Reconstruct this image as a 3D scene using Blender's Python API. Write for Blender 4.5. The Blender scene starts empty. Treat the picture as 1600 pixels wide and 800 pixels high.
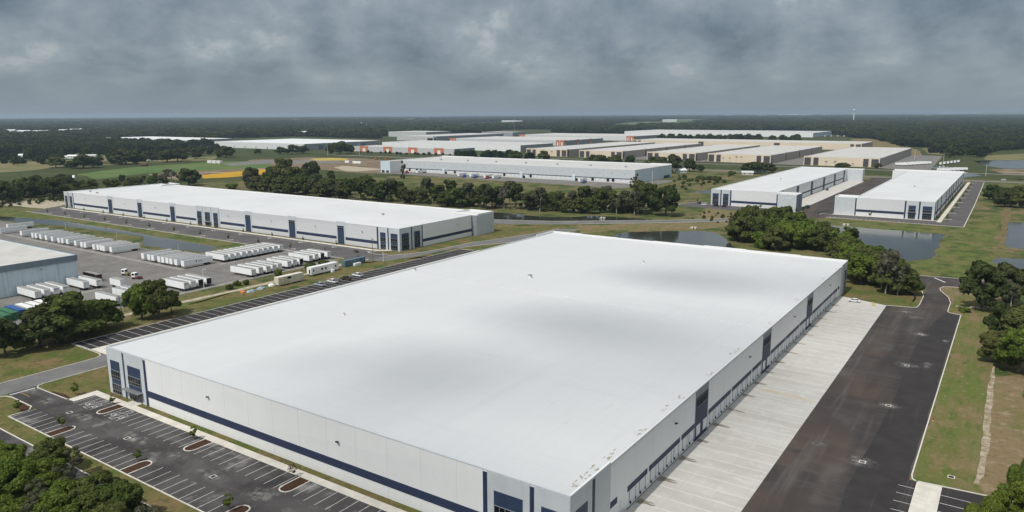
import bpy, bmesh, math, random
import numpy as np
from mathutils import Vector, Matrix
R = math.radians
sc = bpy.context.scene
col = sc.collection
random.seed(7)

# ------------------------------------------------------------------ camera
CAM_H, FPX, HOR_Y, TILT = 76.0, 1155.9, 177.46, -7.146/1600
ROLL = math.atan(TILT)
PITCH = math.atan((400-HOR_Y)*math.cos(ROLL)/FPX)
cam = bpy.data.cameras.new('camera'); cam_o = bpy.data.objects.new('camera', cam); col.objects.link(cam_o)
cam.sensor_width = 36; cam.lens = FPX/1600*36; cam.clip_start = 1; cam.clip_end = 60000
fw = Vector((0, math.cos(PITCH), -math.sin(PITCH))); rt = Vector((1, 0, 0)); up = rt.cross(fw)
cr, sr = math.cos(ROLL), math.sin(ROLL)
rx = rt*cr + up*sr; ux = up*cr - rt*sr
cam_o.matrix_world = Matrix(((rx.x, ux.x, -fw.x, 0), (rx.y, ux.y, -fw.y, 0), (rx.z, ux.z, -fw.z, CAM_H), (0, 0, 0, 1)))
sc.camera = cam_o

# ------------------------------------------------------------------ light
SUN_EL = 56.0; SUN_H = Vector((-0.685, -0.728)).normalized()      # horizontal direction TOWARDS the sun
S = Vector((SUN_H.x*math.cos(R(SUN_EL)), SUN_H.y*math.cos(R(SUN_EL)), math.sin(R(SUN_EL))))
sun = bpy.data.lights.new('sun', 'SUN'); sun.energy = 2.9; sun.angle = R(0.5); sun.color = (1, .965, .91)
sun_o = bpy.data.objects.new('sun', sun); col.objects.link(sun_o)
sun_o.rotation_euler = S.to_track_quat('Z', 'Y').to_euler(); sun_o.location = S*300

world = bpy.data.worlds.new('World'); sc.world = world; world.use_nodes = True
def build_sky():
    nt = world.node_tree; N = nt.nodes; L = nt.links; N.clear()
    out = N.new('ShaderNodeOutputWorld')
    sky = N.new('ShaderNodeTexSky'); sky.sky_type = 'NISHITA'; sky.sun_disc = False
    sky.sun_elevation = R(SUN_EL); sky.sun_rotation = math.atan2(SUN_H.x, SUN_H.y)
    b1 = N.new('ShaderNodeBackground'); b1.inputs['Strength'].default_value = 0.07
    L.new(sky.outputs[0], b1.inputs[0])
    tc = N.new('ShaderNodeTexCoord'); sep = N.new('ShaderNodeSeparateXYZ'); L.new(tc.outputs['Generated'], sep.inputs[0])
    def M(op, a, b=None, c=None):
        n = N.new('ShaderNodeMath'); n.operation = op
        for i, v in enumerate((a, b, c)):
            if v is None: continue
            if isinstance(v, (int, float)): n.inputs[i].default_value = v
            else: L.new(v, n.inputs[i])
        return n.outputs[0]
    def rng(v, a, b, c, d, smooth=True):
        n = N.new('ShaderNodeMapRange'); n.interpolation_type = 'SMOOTHSTEP' if smooth else 'LINEAR'
        L.new(v, n.inputs[0])
        for i, x in enumerate((a, b, c, d)): n.inputs[i+1].default_value = x
        return n.outputs[0]
    z = sep.outputs[2]
    zz = M('ADD', M('MAXIMUM', z, 0.0), 0.045)
    comb = N.new('ShaderNodeCombineXYZ')
    L.new(sep.outputs[0], comb.inputs[0]); L.new(sep.outputs[1], comb.inputs[1])
    L.new(M('MULTIPLY', M('LOGARITHM', zz, 2.71828), .22), comb.inputs[2])
    def noise(scale, detail, rough, off, dist=0.0):
        mp = N.new('ShaderNodeMapping'); mp.inputs['Location'].default_value = off
        L.new(comb.outputs[0], mp.inputs[0])
        n = N.new('ShaderNodeTexNoise'); n.inputs['Scale'].default_value = scale; n.inputs['Detail'].default_value = detail
        n.inputs['Roughness'].default_value = rough; n.inputs['Distortion'].default_value = dist
        L.new(mp.outputs[0], n.inputs['Vector']); return n.outputs['Fac']
    def dens(dz):
        a_ = noise(8.5, 9, .60, (3.4, 1.2, .3+dz), .15); b_ = noise(4.2, 2, .5, (1.3, 8.2, 5+dz))
        return M('ADD', M('MULTIPLY', a_, .70), M('MULTIPLY', b_, .38))
    d0, d1 = dens(0.0), dens(.03)
    relief = M('MULTIPLY', M('SUBTRACT', d0, d1), 3.0)           # tops of the lumps catch light, undersides stay dark
    cl = M('ADD', rng(d0, .44, .655, .74, .08), relief)
    ramp = N.new('ShaderNodeValToRGB'); e = ramp.color_ramp.elements
    e[0].position = 0; e[0].color = (.108, .146, .184, 1)
    e[1].position = 1; e[1].color = (.45, .475, .49, 1)
    m = e.new(.35); m.color = (.178, .224, .266, 1)
    m = e.new(.7); m.color = (.262, .306, .343, 1)
    L.new(cl, ramp.inputs[0])
    # far off the cloud base merges into even grey-blue air
    hz = rng(z, -.01, .075, 1, 0)
    mix = N.new('ShaderNodeMix'); mix.data_type = 'RGBA'
    L.new(hz, mix.inputs['Factor']); L.new(ramp.outputs[0], mix.inputs['A']); mix.inputs['B'].default_value = (.208, .254, .298, 1)
    # added brightness overhead and around the sun, out of frame, fills the shaded walls
    dot = N.new('ShaderNodeVectorMath'); dot.operation = 'DOT_PRODUCT'; L.new(tc.outputs['Generated'], dot.inputs[0]); dot.inputs[1].default_value = S
    br = M('ADD', rng(z, .15, .7, 1.0, 1.8), rng(dot.outputs['Value'], .3, 1.0, 0, 1.0))
    mw = N.new('ShaderNodeMix'); mw.data_type = 'RGBA'; L.new(rng(z, .18, .6, 0, .8), mw.inputs['Factor']); L.new(mix.outputs['Result'], mw.inputs['A']); mw.inputs['B'].default_value = (.235, .25, .262, 1)
    b2 = N.new('ShaderNodeBackground'); L.new(mw.outputs['Result'], b2.inputs[0]); L.new(br, b2.inputs[1])
    ms = N.new('ShaderNodeMixShader'); ms.inputs[0].default_value = .88
    L.new(b1.outputs[0], ms.inputs[1]); L.new(b2.outputs[0], ms.inputs[2]); L.new(ms.outputs[0], out.inputs['Surface'])
build_sky()
sc.view_settings.view_transform = 'Standard'; sc.view_settings.look = 'None'
sc.view_settings.exposure = 0.22; sc.view_settings.gamma = 1.0; sc.view_settings.use_curve_mapping = False
cy = sc.cycles
cy.use_denoising = True; cy.max_bounces = 5; cy.diffuse_bounces = 3; cy.glossy_bounces = 2; cy.transmission_bounces = 2
cy.transparent_max_bounces = 96; cy.volume_bounces = 0; cy.sample_clamp_indirect = 4; cy.caustics_reflective = False; cy.caustics_refractive = False

# ------------------------------------------------------------------ coordinates
cp, sp = math.cos(PITCH), math.sin(PITCH)
def at(px, py, z=0.0):
    """the point of the level plane z that lies under a point of the photograph"""
    u, v = px-800, py-400
    u, v = cr*u + sr*v, -sr*u + cr*v
    x, y = u/FPX, v/FPX
    f_, d_ = cp - y*sp, sp + y*cp
    t = (CAM_H-z)/d_
    return Vector((x*t, f_*t, z))
def proj(X, Y, Z=0.0):
    dz = CAM_H-Z; f_ = Y*cp + dz*sp; d_ = -Y*sp + dz*cp
    u, v = FPX*X/f_, FPX*d_/f_
    return cr*u - sr*v + 800, sr*u + cr*v + 400
ANG = R(-34.203)                                   # the whole park is laid out on one grid
E1 = Vector((math.cos(ANG), math.sin(ANG), 0)); E2 = Vector((-E1.y, E1.x, 0)); O = Vector((-112.379, 196.329, 0))
def P(u, v, z=0.0): return O + E1*u + E2*v + Vector((0, 0, z))
def UV(px, py, z=0.0):
    w = at(px, py, z)-O; return (w.dot(E1), w.dot(E2))

# ------------------------------------------------------------------ materials
def mat(name, c, rough=.8, spec=.25, var=None, vscale=.3, metal=0, coords='Object', detail=4, bump=0, vlo=.4, vhi=.62, lines=None, streak=None):
    """plain surface with optional noise towards colour var, joint lines [(axis, pitch, width, colour)], and stretched streaks"""
    m = bpy.data.materials.new(name); m.use_nodes = True
    nt = m.node_tree; N = nt.nodes; L = nt.links
    b = N['Principled BSDF']; b.inputs['Roughness'].default_value = rough; b.inputs['Specular IOR Level'].default_value = spec
    b.inputs['Metallic'].default_value = metal; b.inputs['Base Color'].default_value = (*c, 1)
    tc = N.new('ShaderNodeTexCoord'); src = tc.outputs[coords]; cur = None
    def mixc(fac, a, bcol):
        mx = N.new('ShaderNodeMix'); mx.data_type = 'RGBA'; L.new(fac, mx.inputs['Factor'])
        if a is None: mx.inputs['A'].default_value = (*c, 1)
        else: L.new(a, mx.inputs['A'])
        mx.inputs['B'].default_value = (*bcol, 1); return mx.outputs['Result']
    def nz(scale, det, lo, hi, stretch=None, off=0):
        mp = N.new('ShaderNodeMapping'); mp.inputs['Location'].default_value = (off, off*.7, 0)
        if stretch: mp.inputs['Scale'].default_value = stretch
        L.new(src, mp.inputs[0])
        n = N.new('ShaderNodeTexNoise'); n.inputs['Scale'].default_value = scale; n.inputs['Detail'].default_value = det; n.inputs['Roughness'].default_value = .6
        L.new(mp.outputs[0], n.inputs['Vector'])
        r = N.new('ShaderNodeMapRange'); L.new(n.outputs['Fac'], r.inputs[0]); r.inputs[1].default_value = lo; r.inputs[2].default_value = hi
        return r.outputs[0], n.outputs['Fac']
    if var:
        vs = var if isinstance(var, list) else [(var, vscale, vlo, vhi)]
        for k, (vc, s_, lo, hi) in enumerate(vs):
            f, raw = nz(s_, detail, lo, hi, off=k*13.7); cur = mixc(f, cur, vc)
            if bump and k == 0:
                bp = N.new('ShaderNodeBump'); bp.inputs['Strength'].default_value = bump; L.new(raw, bp.inputs['Height']); L.new(bp.outputs[0], b.inputs['Normal'])
    for k, (vc, s_, lo, hi, st) in enumerate(streak or []):
        f, raw = nz(s_, 4, lo, hi, st, off=31+k*7); cur = mixc(f, cur, vc)
    for ax, pitch, w, lc in (lines or []):
        sp_ = N.new('ShaderNodeSeparateXYZ'); L.new(src, sp_.inputs[0])
        d = N.new('ShaderNodeMath'); d.operation = 'DIVIDE'; L.new(sp_.outputs[ax], d.inputs[0]); d.inputs[1].default_value = pitch
        fr = N.new('ShaderNodeMath'); fr.operation = 'FRACT'; L.new(d.outputs[0], fr.inputs[0])
        lt = N.new('ShaderNodeMath'); lt.operation = 'LESS_THAN'; L.new(fr.outputs[0], lt.inputs[0]); lt.inputs[1].default_value = w/pitch
        cur = mixc(lt.outputs[0], cur, lc)
    if cur: L.new(cur, b.inputs['Base Color'])
    return m
def leafmat(name, dark, light, warm):
    m = bpy.data.materials.new(name); m.use_nodes = True
    nt = m.node_tree; N = nt.nodes; L = nt.links; N.clear()
    out = N.new('ShaderNodeOutputMaterial'); tc = N.new('ShaderNodeTexCoord'); oi = N.new('ShaderNodeObjectInfo')
    n = N.new('ShaderNodeTexNoise'); n.inputs['Scale'].default_value = .8; n.inputs['Detail'].default_value = 3; L.new(tc.outputs['Object'], n.inputs['Vector'])
    r = N.new('ShaderNodeMapRange'); L.new(n.outputs['Fac'], r.inputs[0]); r.inputs[1].default_value = .35; r.inputs[2].default_value = .65
    a = N.new('ShaderNodeMix'); a.data_type = 'RGBA'; L.new(r.outputs[0], a.inputs['Factor']); a.inputs['A'].default_value = (*dark, 1); a.inputs['B'].default_value = (*light, 1)
    b = N.new('ShaderNodeMix'); b.data_type = 'RGBA'; L.new(a.outputs['Result'], b.inputs['A']); b.inputs['B'].default_value = (*warm, 1)
    mm = N.new('ShaderNodeMath'); mm.operation = 'MULTIPLY'; L.new(oi.outputs['Random'], mm.inputs[0]); mm.inputs[1].default_value = .75; L.new(mm.outputs[0], b.inputs['Factor'])
    d = N.new('ShaderNodeBsdfDiffuse'); t = N.new('ShaderNodeBsdfTranslucent'); L.new(b.outputs['Result'], d.inputs[0]); L.new(b.outputs['Result'], t.inputs[0])
    s = N.new('ShaderNodeMixShader'); s.inputs[0].default_value = .25; L.new(d.outputs[0], s.inputs[1]); L.new(t.outputs[0], s.inputs[2]); L.new(s.outputs[0], out.inputs[0])
    return m
WHITE = (.80, .80, .785)
M = dict(
    ground=mat('ground', (.050, .062, .022), .95, .1, [((.085, .080, .034), .02, .45, .62), ((.035, .052, .016), .12, .45, .6)]),
    lawn=mat('lawn', (.118, .110, .036), .95, .1, [((.165, .118, .055), .055, .42, .62), ((.070, .098, .020), .09, .47, .60), ((.085, .075, .03), .35, .5, .66), ((.22, .175, .10), .9, .56, .72)], bump=.3),
    green=mat('green_grass', (.095, .118, .030), .95, .1, [((.155, .127, .052), .045, .42, .58), ((.048, .075, .017), .10, .46, .60), ((.125, .155, .036), .24, .53, .66), ((.06, .07, .025), .7, .54, .68), ((.18, .145, .08), .9, .56, .72)], bump=.3),
    wild=mat('wild_grass', (.105, .108, .036), .95, .1, [((.175, .128, .068), .018, .40, .58), ((.042, .068, .016), .05, .47, .60), ((.10, .14, .03), .12, .54, .68), ((.045, .055, .02), .3, .54, .66), ((.19, .15, .095), .8, .58, .7)], bump=.3),
    verge=mat('verge_grass', (.175, .130, .066), .95, .1, [((.125, .115, .04), .09, .42, .6)], bump=.3, streak=[((.105, .122, .032), .22, .44, .60, (1, .16, 1)), ((.070, .102, .022), .42, .52, .68, (1, .3, 1)), ((.22, .18, .115), .9, .56, .74, (1, .6, 1))]),
    drygrass=mat('dry_grass', (.185, .135, .072), .95, .1, [((.12, .12, .042), .06, .45, .62), ((.25, .195, .125), .3, .52, .7), ((.10, .085, .045), .8, .55, .7)], bump=.3),
    field=mat('crop_field', (.075, .135, .040), .9, .1, (.12, .145, .05), .02),
    tanfield=mat('tan_field', (.20, .165, .085), .95, .1, (.12, .13, .05), .02),
    flowers=mat('flower_field', (.47, .26, .02), .9, .1, (.28, .2, .04), .05, vlo=.5, vhi=.7),
    reed=mat('dry_reeds', (.17, .125, .065), .95, .1, [((.09, .085, .03), .3, .45, .6)], bump=.3),
    track=mat('worn_dirt', (.34, .285, .21), .95, .1, [((.19, .14, .08), .7, .42, .62), ((.42, .37, .29), .4, .5, .7)]),
    soil=mat('bare_soil', (.20, .145, .10), .95, .1, [((.12, .10, .06), .05, .45, .6), ((.33, .27, .2), .03, .55, .68)]),
    sand=mat('pale_sand', (.42, .37, .29), .95, .1, (.3, .25, .17), .5),
    mulch=mat('mulch', (.075, .038, .022), .95, .1, (.04, .022, .014), 2.5),
    asphalt=mat('asphalt', (.064, .058, .057), .9, .2, [((.095, .089, .086), .09, .46, .66), ((.042, .038, .037), .06, .5, .62), ((.24, .23, .22), .11, .585, .72), ((.15, .145, .14), .7, .60, .78)], streak=[((.125, .119, .114), .12, .55, .75, (.08, 1, 1))]),
    court=mat('court_asphalt', (.058, .048, .044), .9, .2, [((.085, .062, .050), .025, .42, .60), ((.115, .102, .094), .06, .54, .78), ((.045, .039, .037), .045, .56, .66)], streak=[((.125, .116, .11), .3, .54, .80, (1, .05, 1)), ((.036, .032, .031), .12, .5, .68, (.5, .06, 1)), ((.085, .075, .068), .25, .55, .75, (.1, 1, 1))]),
    newasphalt=mat('fresh_asphalt', (.032, .028, .028), .9, .2, (.040, .036, .036), .2, streak=[((.085, .079, .075), .5, .60, .85, (1, .03, 1))]),
    oldasphalt=mat('old_asphalt', (.185, .172, .158), .9, .2, [((.145, .136, .126), .08, .42, .62), ((.23, .215, .2), .3, .55, .7)], streak=[((.13, .12, .112), .15, .55, .75, (.1, 1, 1))]),
    pad=mat('worn_concrete_pad', (.30, .28, .255), .9, .2, (.22, .205, .19), .25),
    lot=mat('lot_asphalt', (.085, .078, .078), .9, .2, (.11, .10, .098), .08),
    road=mat('road_asphalt', (.135, .13, .128), .9, .2, (.17, .165, .16), .1),
    concrete=mat('concrete', (.50, .478, .44), .85, .2, [((.455, .43, .39), .09, .42, .66), ((.54, .52, .48), .35, .5, .7)], lines=[(1, 4.4, .24, (.60, .585, .55)), (0, 6.1, .07, (.41, .39, .355))], streak=[((.41, .39, .36), .20, .5, .75, (.10, 1, 1))]),
    walk=mat('pale_concrete', (.62, .58, .51), .85, .2, (.52, .48, .42), .3, lines=[(0, 3.1, .07, (.5, .47, .41))]),
    kerb=mat('kerb_concrete', (.62, .585, .52), .85, .2, (.5, .47, .42), .6),
    paint=mat('road_paint', (.62, .62, .60), .7, .3, (.42, .42, .41), .9, vlo=.5, vhi=.75),
    yellow=mat('yellow_paint', (.55, .38, .04), .6, .3),
    stain=mat('water_stain', (.24, .21, .17), .8, .3, (.17, .15, .12), .6),
    rust=mat('rust_stain', (.48, .415, .31), .85, .2, (.5, .47, .41), .3),
    pale=mat('pale_residue', (.15, .14, .13), .9, .2, (.062, .055, .052), .55, vlo=.40, vhi=.66),
    water=mat('pond_water', (.040, .044, .038), .09, .5, (.028, .03, .022), .05),
    roof=mat('white_roof_membrane', (.588, .590, .586), .55, .3, [((.562, .566, .566), .035, .4, .7)], lines=[(0, 3.05, .12, (.545, .55, .553)), (1, 15.25, .15, (.55, .555, .558))], streak=[((.555, .56, .563), .25, .52, .8, (1, .05, 1)), ((.535, .54, .545), .5, .56, .85, (.04, 1, 1)), ((.42, .42, .41), 1.2, .66, .9, (1, .12, 1))]),
    roof2=mat('clean_white_roof', (.62, .62, .615), .6, .3, (.575, .575, .57), .03, lines=[(1, 18.0, .35, (.67, .67, .67)), (0, 12.0, .2, (.58, .58, .58))]),
    roofgrey=mat('weathered_roof', (.52, .51, .49), .7, .2, (.48, .47, .45), .03),
    roofbeige=mat('beige_roof', (.53, .515, .485), .7, .2, (.46, .44, .41), .08),
    white=mat('white_wall_paint', WHITE, .6, .3, [((.765, .765, .75), .12, .4, .7)], lines=[(0, 8.8, .07, (.56, .57, .58)), (1, 8.8, .07, (.56, .57, .58))], streak=[((.765, .765, .755), .5, .5, .8, (1, 1, .04))]),
    coping=mat('white_coping', (.74, .74, .73), .5, .4),
    ltgrey=mat('light_grey_wall_paint', (.55, .575, .59), .6, .3, (.51, .535, .55), .3),
    midgrey=mat('mid_grey_wall_paint', (.24, .27, .30), .6, .3, (.21, .24, .27), .3),
    navy=mat('navy_wall_paint', (.022, .034, .075), .55, .3, (.028, .04, .085), .4),
    navy2=mat('navy_panel', (.030, .050, .098), .5, .35, (.026, .043, .085), .4),
    glass=mat('dark_glass', (.005, .007, .010), .15, .28),
    dullglass=mat('tinted_glass', (.008, .012, .02), .5, .08),
    mullion=mat('grey_mullion', (.24, .25, .26), .5, .4),
    door=mat('white_dock_door', (.74, .745, .74), .5, .3, (.68, .69, .69), .8, lines=[(2, .6, .05, (.6, .61, .62))]),
    gap=mat('dock_seal', (.36, .37, .385), .8, .2),
    black=mat('black_rubber', (.018, .018, .02), .8, .2),
    steel=mat('galvanised_steel', (.42, .43, .44), .45, .5, metal=.6),
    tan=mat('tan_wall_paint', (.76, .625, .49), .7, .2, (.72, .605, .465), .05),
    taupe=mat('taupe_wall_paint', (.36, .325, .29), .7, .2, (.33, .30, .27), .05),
    darkpanel=mat('dark_wall_panel', (.075, .07, .075), .5, .3),
    brown=mat('brown_wall_panel', (.10, .05, .035), .7, .2),
    orange=mat('terracotta_wall_panel', (.50, .19, .10), .7, .2),
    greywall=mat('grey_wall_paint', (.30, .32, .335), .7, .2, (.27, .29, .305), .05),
    palegrey=mat('pale_grey_wall_paint', (.50, .51, .50), .7, .2),
    bluewall=mat('pale_blue_metal_wall', (.62, .71, .755), .5, .35, (.58, .67, .715), .2, lines=[(1, .9, .08, (.36, .45, .5))], streak=[((.33, .41, .45), .8, .5, .8, (1, 1, .05))]),
    bluefascia=mat('slate_blue_fascia', (.19, .24, .285), .5, .35, (.165, .21, .25), .3),
    trailer=mat('trailer_white', (.86, .865, .86), .4, .4, (.62, .62, .61), .5, vlo=.5, vhi=.8),
    trailertop=mat('trailer_roof', (.30, .295, .28), .6, .3, (.21, .205, .19), .35, vlo=.4, vhi=.7),
    pickupwhite=mat('white_car_paint', (.75, .76, .77), .25, .5),
    pickupsilver=mat('silver_car_paint', (.52, .56, .60), .25, .5, metal=.3),
    pickupbrown=mat('dark_bronze_car_paint', (.065, .052, .036), .3, .5, metal=.2),
    carblack=mat('black_car_paint', (.02, .02, .024), .25, .5),
    carred=mat('red_car_paint', (.35, .03, .025), .3, .5),
    truckblue=mat('blue_truck_paint', (.04, .10, .32), .3, .5),
    orangepaint=mat('orange_paint', (.55, .17, .03), .4, .4),
    cargreen=mat('green_container_paint', (.045, .16, .075), .5, .3, (.035, .12, .06), .4),
    carblue=mat('blue_container_paint', (.04, .11, .30), .5, .3, (.03, .085, .24), .4),
    slate=mat('slate_blue_container_paint', (.10, .16, .205), .5, .3, (.085, .135, .17), .4),
    cream=mat('cream_container_paint', (.62, .575, .46), .6, .3, (.5, .44, .33), .5),
    creamtop=mat('cream_roof', (.66, .625, .54), .6, .3, (.55, .50, .41), .35),
    bark=mat('bark', (.15, .125, .10), .95, .1, (.09, .075, .06), 2.0),
    palebark=mat('pale_bark', (.34, .31, .27), .95, .1, (.2, .18, .15), 1.5),
    wood=mat('weathered_wood', (.16, .135, .115), .9, .1),
    redsign=mat('red_sign_paint', (.45, .02, .025), .4, .4),
    tarp=mat('grey_blue_tarp', (.33, .42, .46), .7, .2, (.2, .25, .27), .9),
    hull=mat('dock_pit_grey', (.62, .63, .635), .8, .2),
    leaf=leafmat('oak_foliage', (.034, .060, .014), (.105, .140, .036), (.125, .125, .045)),
    leaf2=leafmat('bright_foliage', (.050, .085, .014), (.145, .190, .040), (.13, .165, .03)),
    leaf3=leafmat('grey_green_foliage', (.058, .070, .036), (.125, .138, .074), (.13, .12, .08)),
    leaf4=leafmat('dark_foliage', (.024, .042, .014), (.072, .098, .028), (.085, .092, .04)),
    leaf5=leafmat('far_foliage', (.012, .026, .014), (.036, .056, .028), (.030, .045, .022)),
    twig=leafmat('bare_twigs', (.13, .11, .09), (.19, .165, .14), (.12, .115, .075)),
    deadleaf=leafmat('dry_leaves', (.16, .10, .06), (.22, .15, .09), (.2, .12, .08)),
)

# ------------------------------------------------------------------ mesh helpers
class MB:
    def __init__(s): s.v = []; s.f = []
    def add(s, vs, fs):
        o = len(s.v); s.v += [tuple(x) for x in vs]; s.f += [tuple(i+o for i in f) for f in fs]; return s
    def box(s, x0, x1, y0, y1, z0, z1):
        v = [(x0, y0, z0), (x1, y0, z0), (x1, y1, z0), (x0, y1, z0), (x0, y0, z1), (x1, y0, z1), (x1, y1, z1), (x0, y1, z1)]
        return s.add(v, [(3, 2, 1, 0), (4, 5, 6, 7), (0, 1, 5, 4), (1, 2, 6, 5), (2, 3, 7, 6), (3, 0, 4, 7)])
    def obox(s, o, dx, dy, a0, a1, b0, b1, z0, z1):
        """box in a turned frame: o origin, dx and dy unit 2-D axes"""
        v = []
        for z in (z0, z1):
            for a, b in ((a0, b0), (a1, b0), (a1, b1), (a0, b1)):
                v.append((o[0]+dx[0]*a+dy[0]*b, o[1]+dx[1]*a+dy[1]*b, z))
        fl = dx[0]*dy[1]-dx[1]*dy[0] < 0
        fs = [(3, 2, 1, 0), (4, 5, 6, 7), (0, 1, 5, 4), (1, 2, 6, 5), (2, 3, 7, 6), (3, 0, 4, 7)]
        return s.add(v, [f[::-1] for f in fs] if fl else fs)
    def poly(s, pts, z):
        n = len(pts); a = sum(pts[i][0]*pts[(i+1) % n][1]-pts[(i+1) % n][0]*pts[i][1] for i in range(n))
        if a < 0: pts = pts[::-1]
        return s.add([(p[0], p[1], z) for p in pts], [tuple(range(n))])
    def prism(s, pts, z0, z1):
        n = len(pts); a = sum(pts[i][0]*pts[(i+1) % n][1]-pts[(i+1) % n][0]*pts[i][1] for i in range(n))
        if a < 0: pts = pts[::-1]
        v = [(p[0], p[1], z0) for p in pts]+[(p[0], p[1], z1) for p in pts]
        return s.add(v, [tuple(range(n-1, -1, -1)), tuple(range(n, 2*n))]+[(i, (i+1) % n, (i+1) % n+n, i+n) for i in range(n)])
    def tube(s, a, b, r0, r1=None, n=6):
        a = Vector(a); b = Vector(b); r1 = r0 if r1 is None else r1
        d = (b-a).normalized(); x = d.orthogonal().normalized(); y = d.cross(x)
        v = [a+x*r0*math.cos(t*2*math.pi/n)+y*r0*math.sin(t*2*math.pi/n) for t in range(n)]
        v += [b+x*r1*math.cos(t*2*math.pi/n)+y*r1*math.sin(t*2*math.pi/n) for t in range(n)]
        return s.add(v, [(i, (i+1) % n, (i+1) % n+n, i+n) for i in range(n)]+[tuple(range(n-1, -1, -1)), tuple(range(n, 2*n))])
    def strip(s, pts, w, z0, z1=None, closed=False):
        """band of width w along a polyline; a raised one when z1 is given"""
        n = len(pts); pts = [Vector((p[0], p[1])) for p in pts]; Lp, Rp = [], []
        for i in range(n):
            a = pts[i-1] if (i or closed) else None; b = pts[(i+1) % n] if (i < n-1 or closed) else None
            d1 = (pts[i]-a).normalized() if a is not None else None; d2 = (b-pts[i]).normalized() if b is not None else None
            d = ((d1 or d2)+(d2 or d1)).normalized(); nn = Vector((-d.y, d.x))
            k = 1/max(.5, nn.dot(Vector((-(d1 or d2).y, (d1 or d2).x))))
            Lp.append(pts[i]+nn*w/2*k); Rp.append(pts[i]-nn*w/2*k)
        for i in range(n if closed else n-1):
            j = (i+1) % n; q = [Rp[i], Rp[j], Lp[j], Lp[i]]
            if z1 is None: s.add([(p.x, p.y, z0) for p in q], [(0, 1, 2, 3)])
            else:
                s.add([(p.x, p.y, z0) for p in q]+[(p.x, p.y, z1) for p in q], [(4, 5, 6, 7), (0, 1, 5, 4), (1, 2, 6, 5), (2, 3, 7, 6), (3, 0, 4, 7)])
        return s
    def build(s, name, m, parent=None, loc=None, rz=None, smooth=False):
        me = bpy.data.meshes.new(name); me.from_pydata(s.v, [], s.f); me.materials.append(m); me.update()
        if smooth: me.polygons.foreach_set('use_smooth', [True]*len(me.polygons))
        o = bpy.data.objects.new(name, me); col.objects.link(o)
        if parent: o.parent = parent
        if loc is not None: o.location = loc
        if rz is not None: o.rotation_euler = (0, 0, rz)
        return o
def bevel_mesh(o, w, seg=2):
    bm = bmesh.new(); bm.from_mesh(o.data)
    bmesh.ops.remove_doubles(bm, verts=bm.verts, dist=1e-4)
    bmesh.ops.bevel(bm, geom=[e for e in bm.edges if len(e.link_faces) == 2 and e.calc_face_angle() > .6], offset=w, segments=seg, affect='EDGES', profile=.5)
    bm.to_mesh(o.data); bm.free(); return o
def tag(o, label=None, cat=None, group=None, kind=None):
    for k, v in (('label', label), ('category', cat), ('group', group), ('kind', kind)):
        if v: o[k] = v
    return o
def empty(name, loc, rz=0.0, **kw):
    o = bpy.data.objects.new(name, None); col.objects.link(o); o.empty_display_size = .5
    o.location = loc; o.rotation_euler = (0, 0, rz); return tag(o, **kw)
KIDS = {}
def copy_tree(o, loc, rz=None, scale=None, **kw):
    c = o.copy(); col.objects.link(c); c.location = loc
    if rz is not None: c.rotation_euler = (0, 0, rz)
    if scale is not None: c.scale = scale
    tag(c, **kw)
    if o.name not in KIDS:
        KIDS[o.name] = [(ch, list(ch.children)) for ch in o.children]
    for ch, gs in KIDS[o.name]:
        d = ch.copy(); col.objects.link(d); d.parent = c
        for g in gs:
            e = g.copy(); col.objects.link(e); e.parent = d
    return c
def site(name, mb, m):          # a piece of the setting laid out on the park's grid
    o = mb.build(name, m, None, O, ANG); o['kind'] = 'structure'; return o
def ragged(pts, amp=1.2, step=6.0, seed=1):
    r = random.Random(seed); out = []
    n = len(pts)
    for i in range(n):
        a = Vector(pts[i][:2]); b = Vector(pts[(i+1) % n][:2]); L = (b-a).length; k = max(1, min(40, int(L/step)))
        nn = Vector((-(b-a).y, (b-a).x)).normalized() if L > 1e-6 else Vector((0, 0))
        for j in range(k):
            p = a.lerp(b, j/k)+nn*(r.uniform(-amp, amp) if j else 0); out.append((p.x, p.y))
    return out
def px(*ps): return [UV(*p) for p in ps]

# ================================================================== THE SETTING
Z_G, Z_PATCH, Z_W, Z_A, Z_C, Z_P = 0.0, .02, .03, .05, .07, .085
g = MB(); g.add([(-26000, -3000, 0), (26000, -3000, 0), (26000, 30000, 0), (-26000, 30000, 0)], [(0, 1, 2, 3)])
tag(g.build('ground', M['ground']), kind='structure')

def patch(name, m, pts, z, amp=0, step=6, seed=1):
    return site(name, MB().poly(ragged(pts, amp, step, seed) if amp else pts, z), m)
# grass around the site
patch('grass_ground', M['wild'], [(-470, -160), (420, -160), (420, 900), (-190, 900), (-560, 420), (-560, 160)], .008, 3, 15, 2)
patch('lawn', M['lawn'], [(-70, -30), (-4, -30), (0, -28), (140, -28), (140, 0), (-3, 1), (-3, 12), (-22, 16), (-55, 16), (-62, 60), (-60, 235), (-70, 180), (-70, 15)], .012, .8, 8, 3)
patch('lawn', M['lawn'], [(146, 224), (178, 224), (178, 262), (165, 272), (146, 262)], .013, .6, 6, 4)
patch('lawn', M['lawn'], px((790, 354), (880, 352), (900, 362), (880, 372), (800, 385), (720, 388), (590, 395), (600, 380), (700, 372)), .014, .5, 8, 5)
patch('verge', M['green'], px((0, 330), (65, 329), (180, 343), (420, 374), (560, 396), (560, 408), (400, 388), (340, 395), (220, 362), (0, 337)), .012, .6, 8, 6)
patch('verge', M['lawn'], px((560, 396), (690, 400), (860, 385), (740, 392), (500, 425), (0, 560), (0, 600), (-40, 590), (280, 480), (420, 440)), .010, .6, 8, 7)
patch('verge', M['green'], px((390, 298), (600, 318), (800, 330), (1000, 338), (1140, 342), (1140, 346), (870, 334), (600, 325), (390, 303)), .012, 2, 10, 8)
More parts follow.
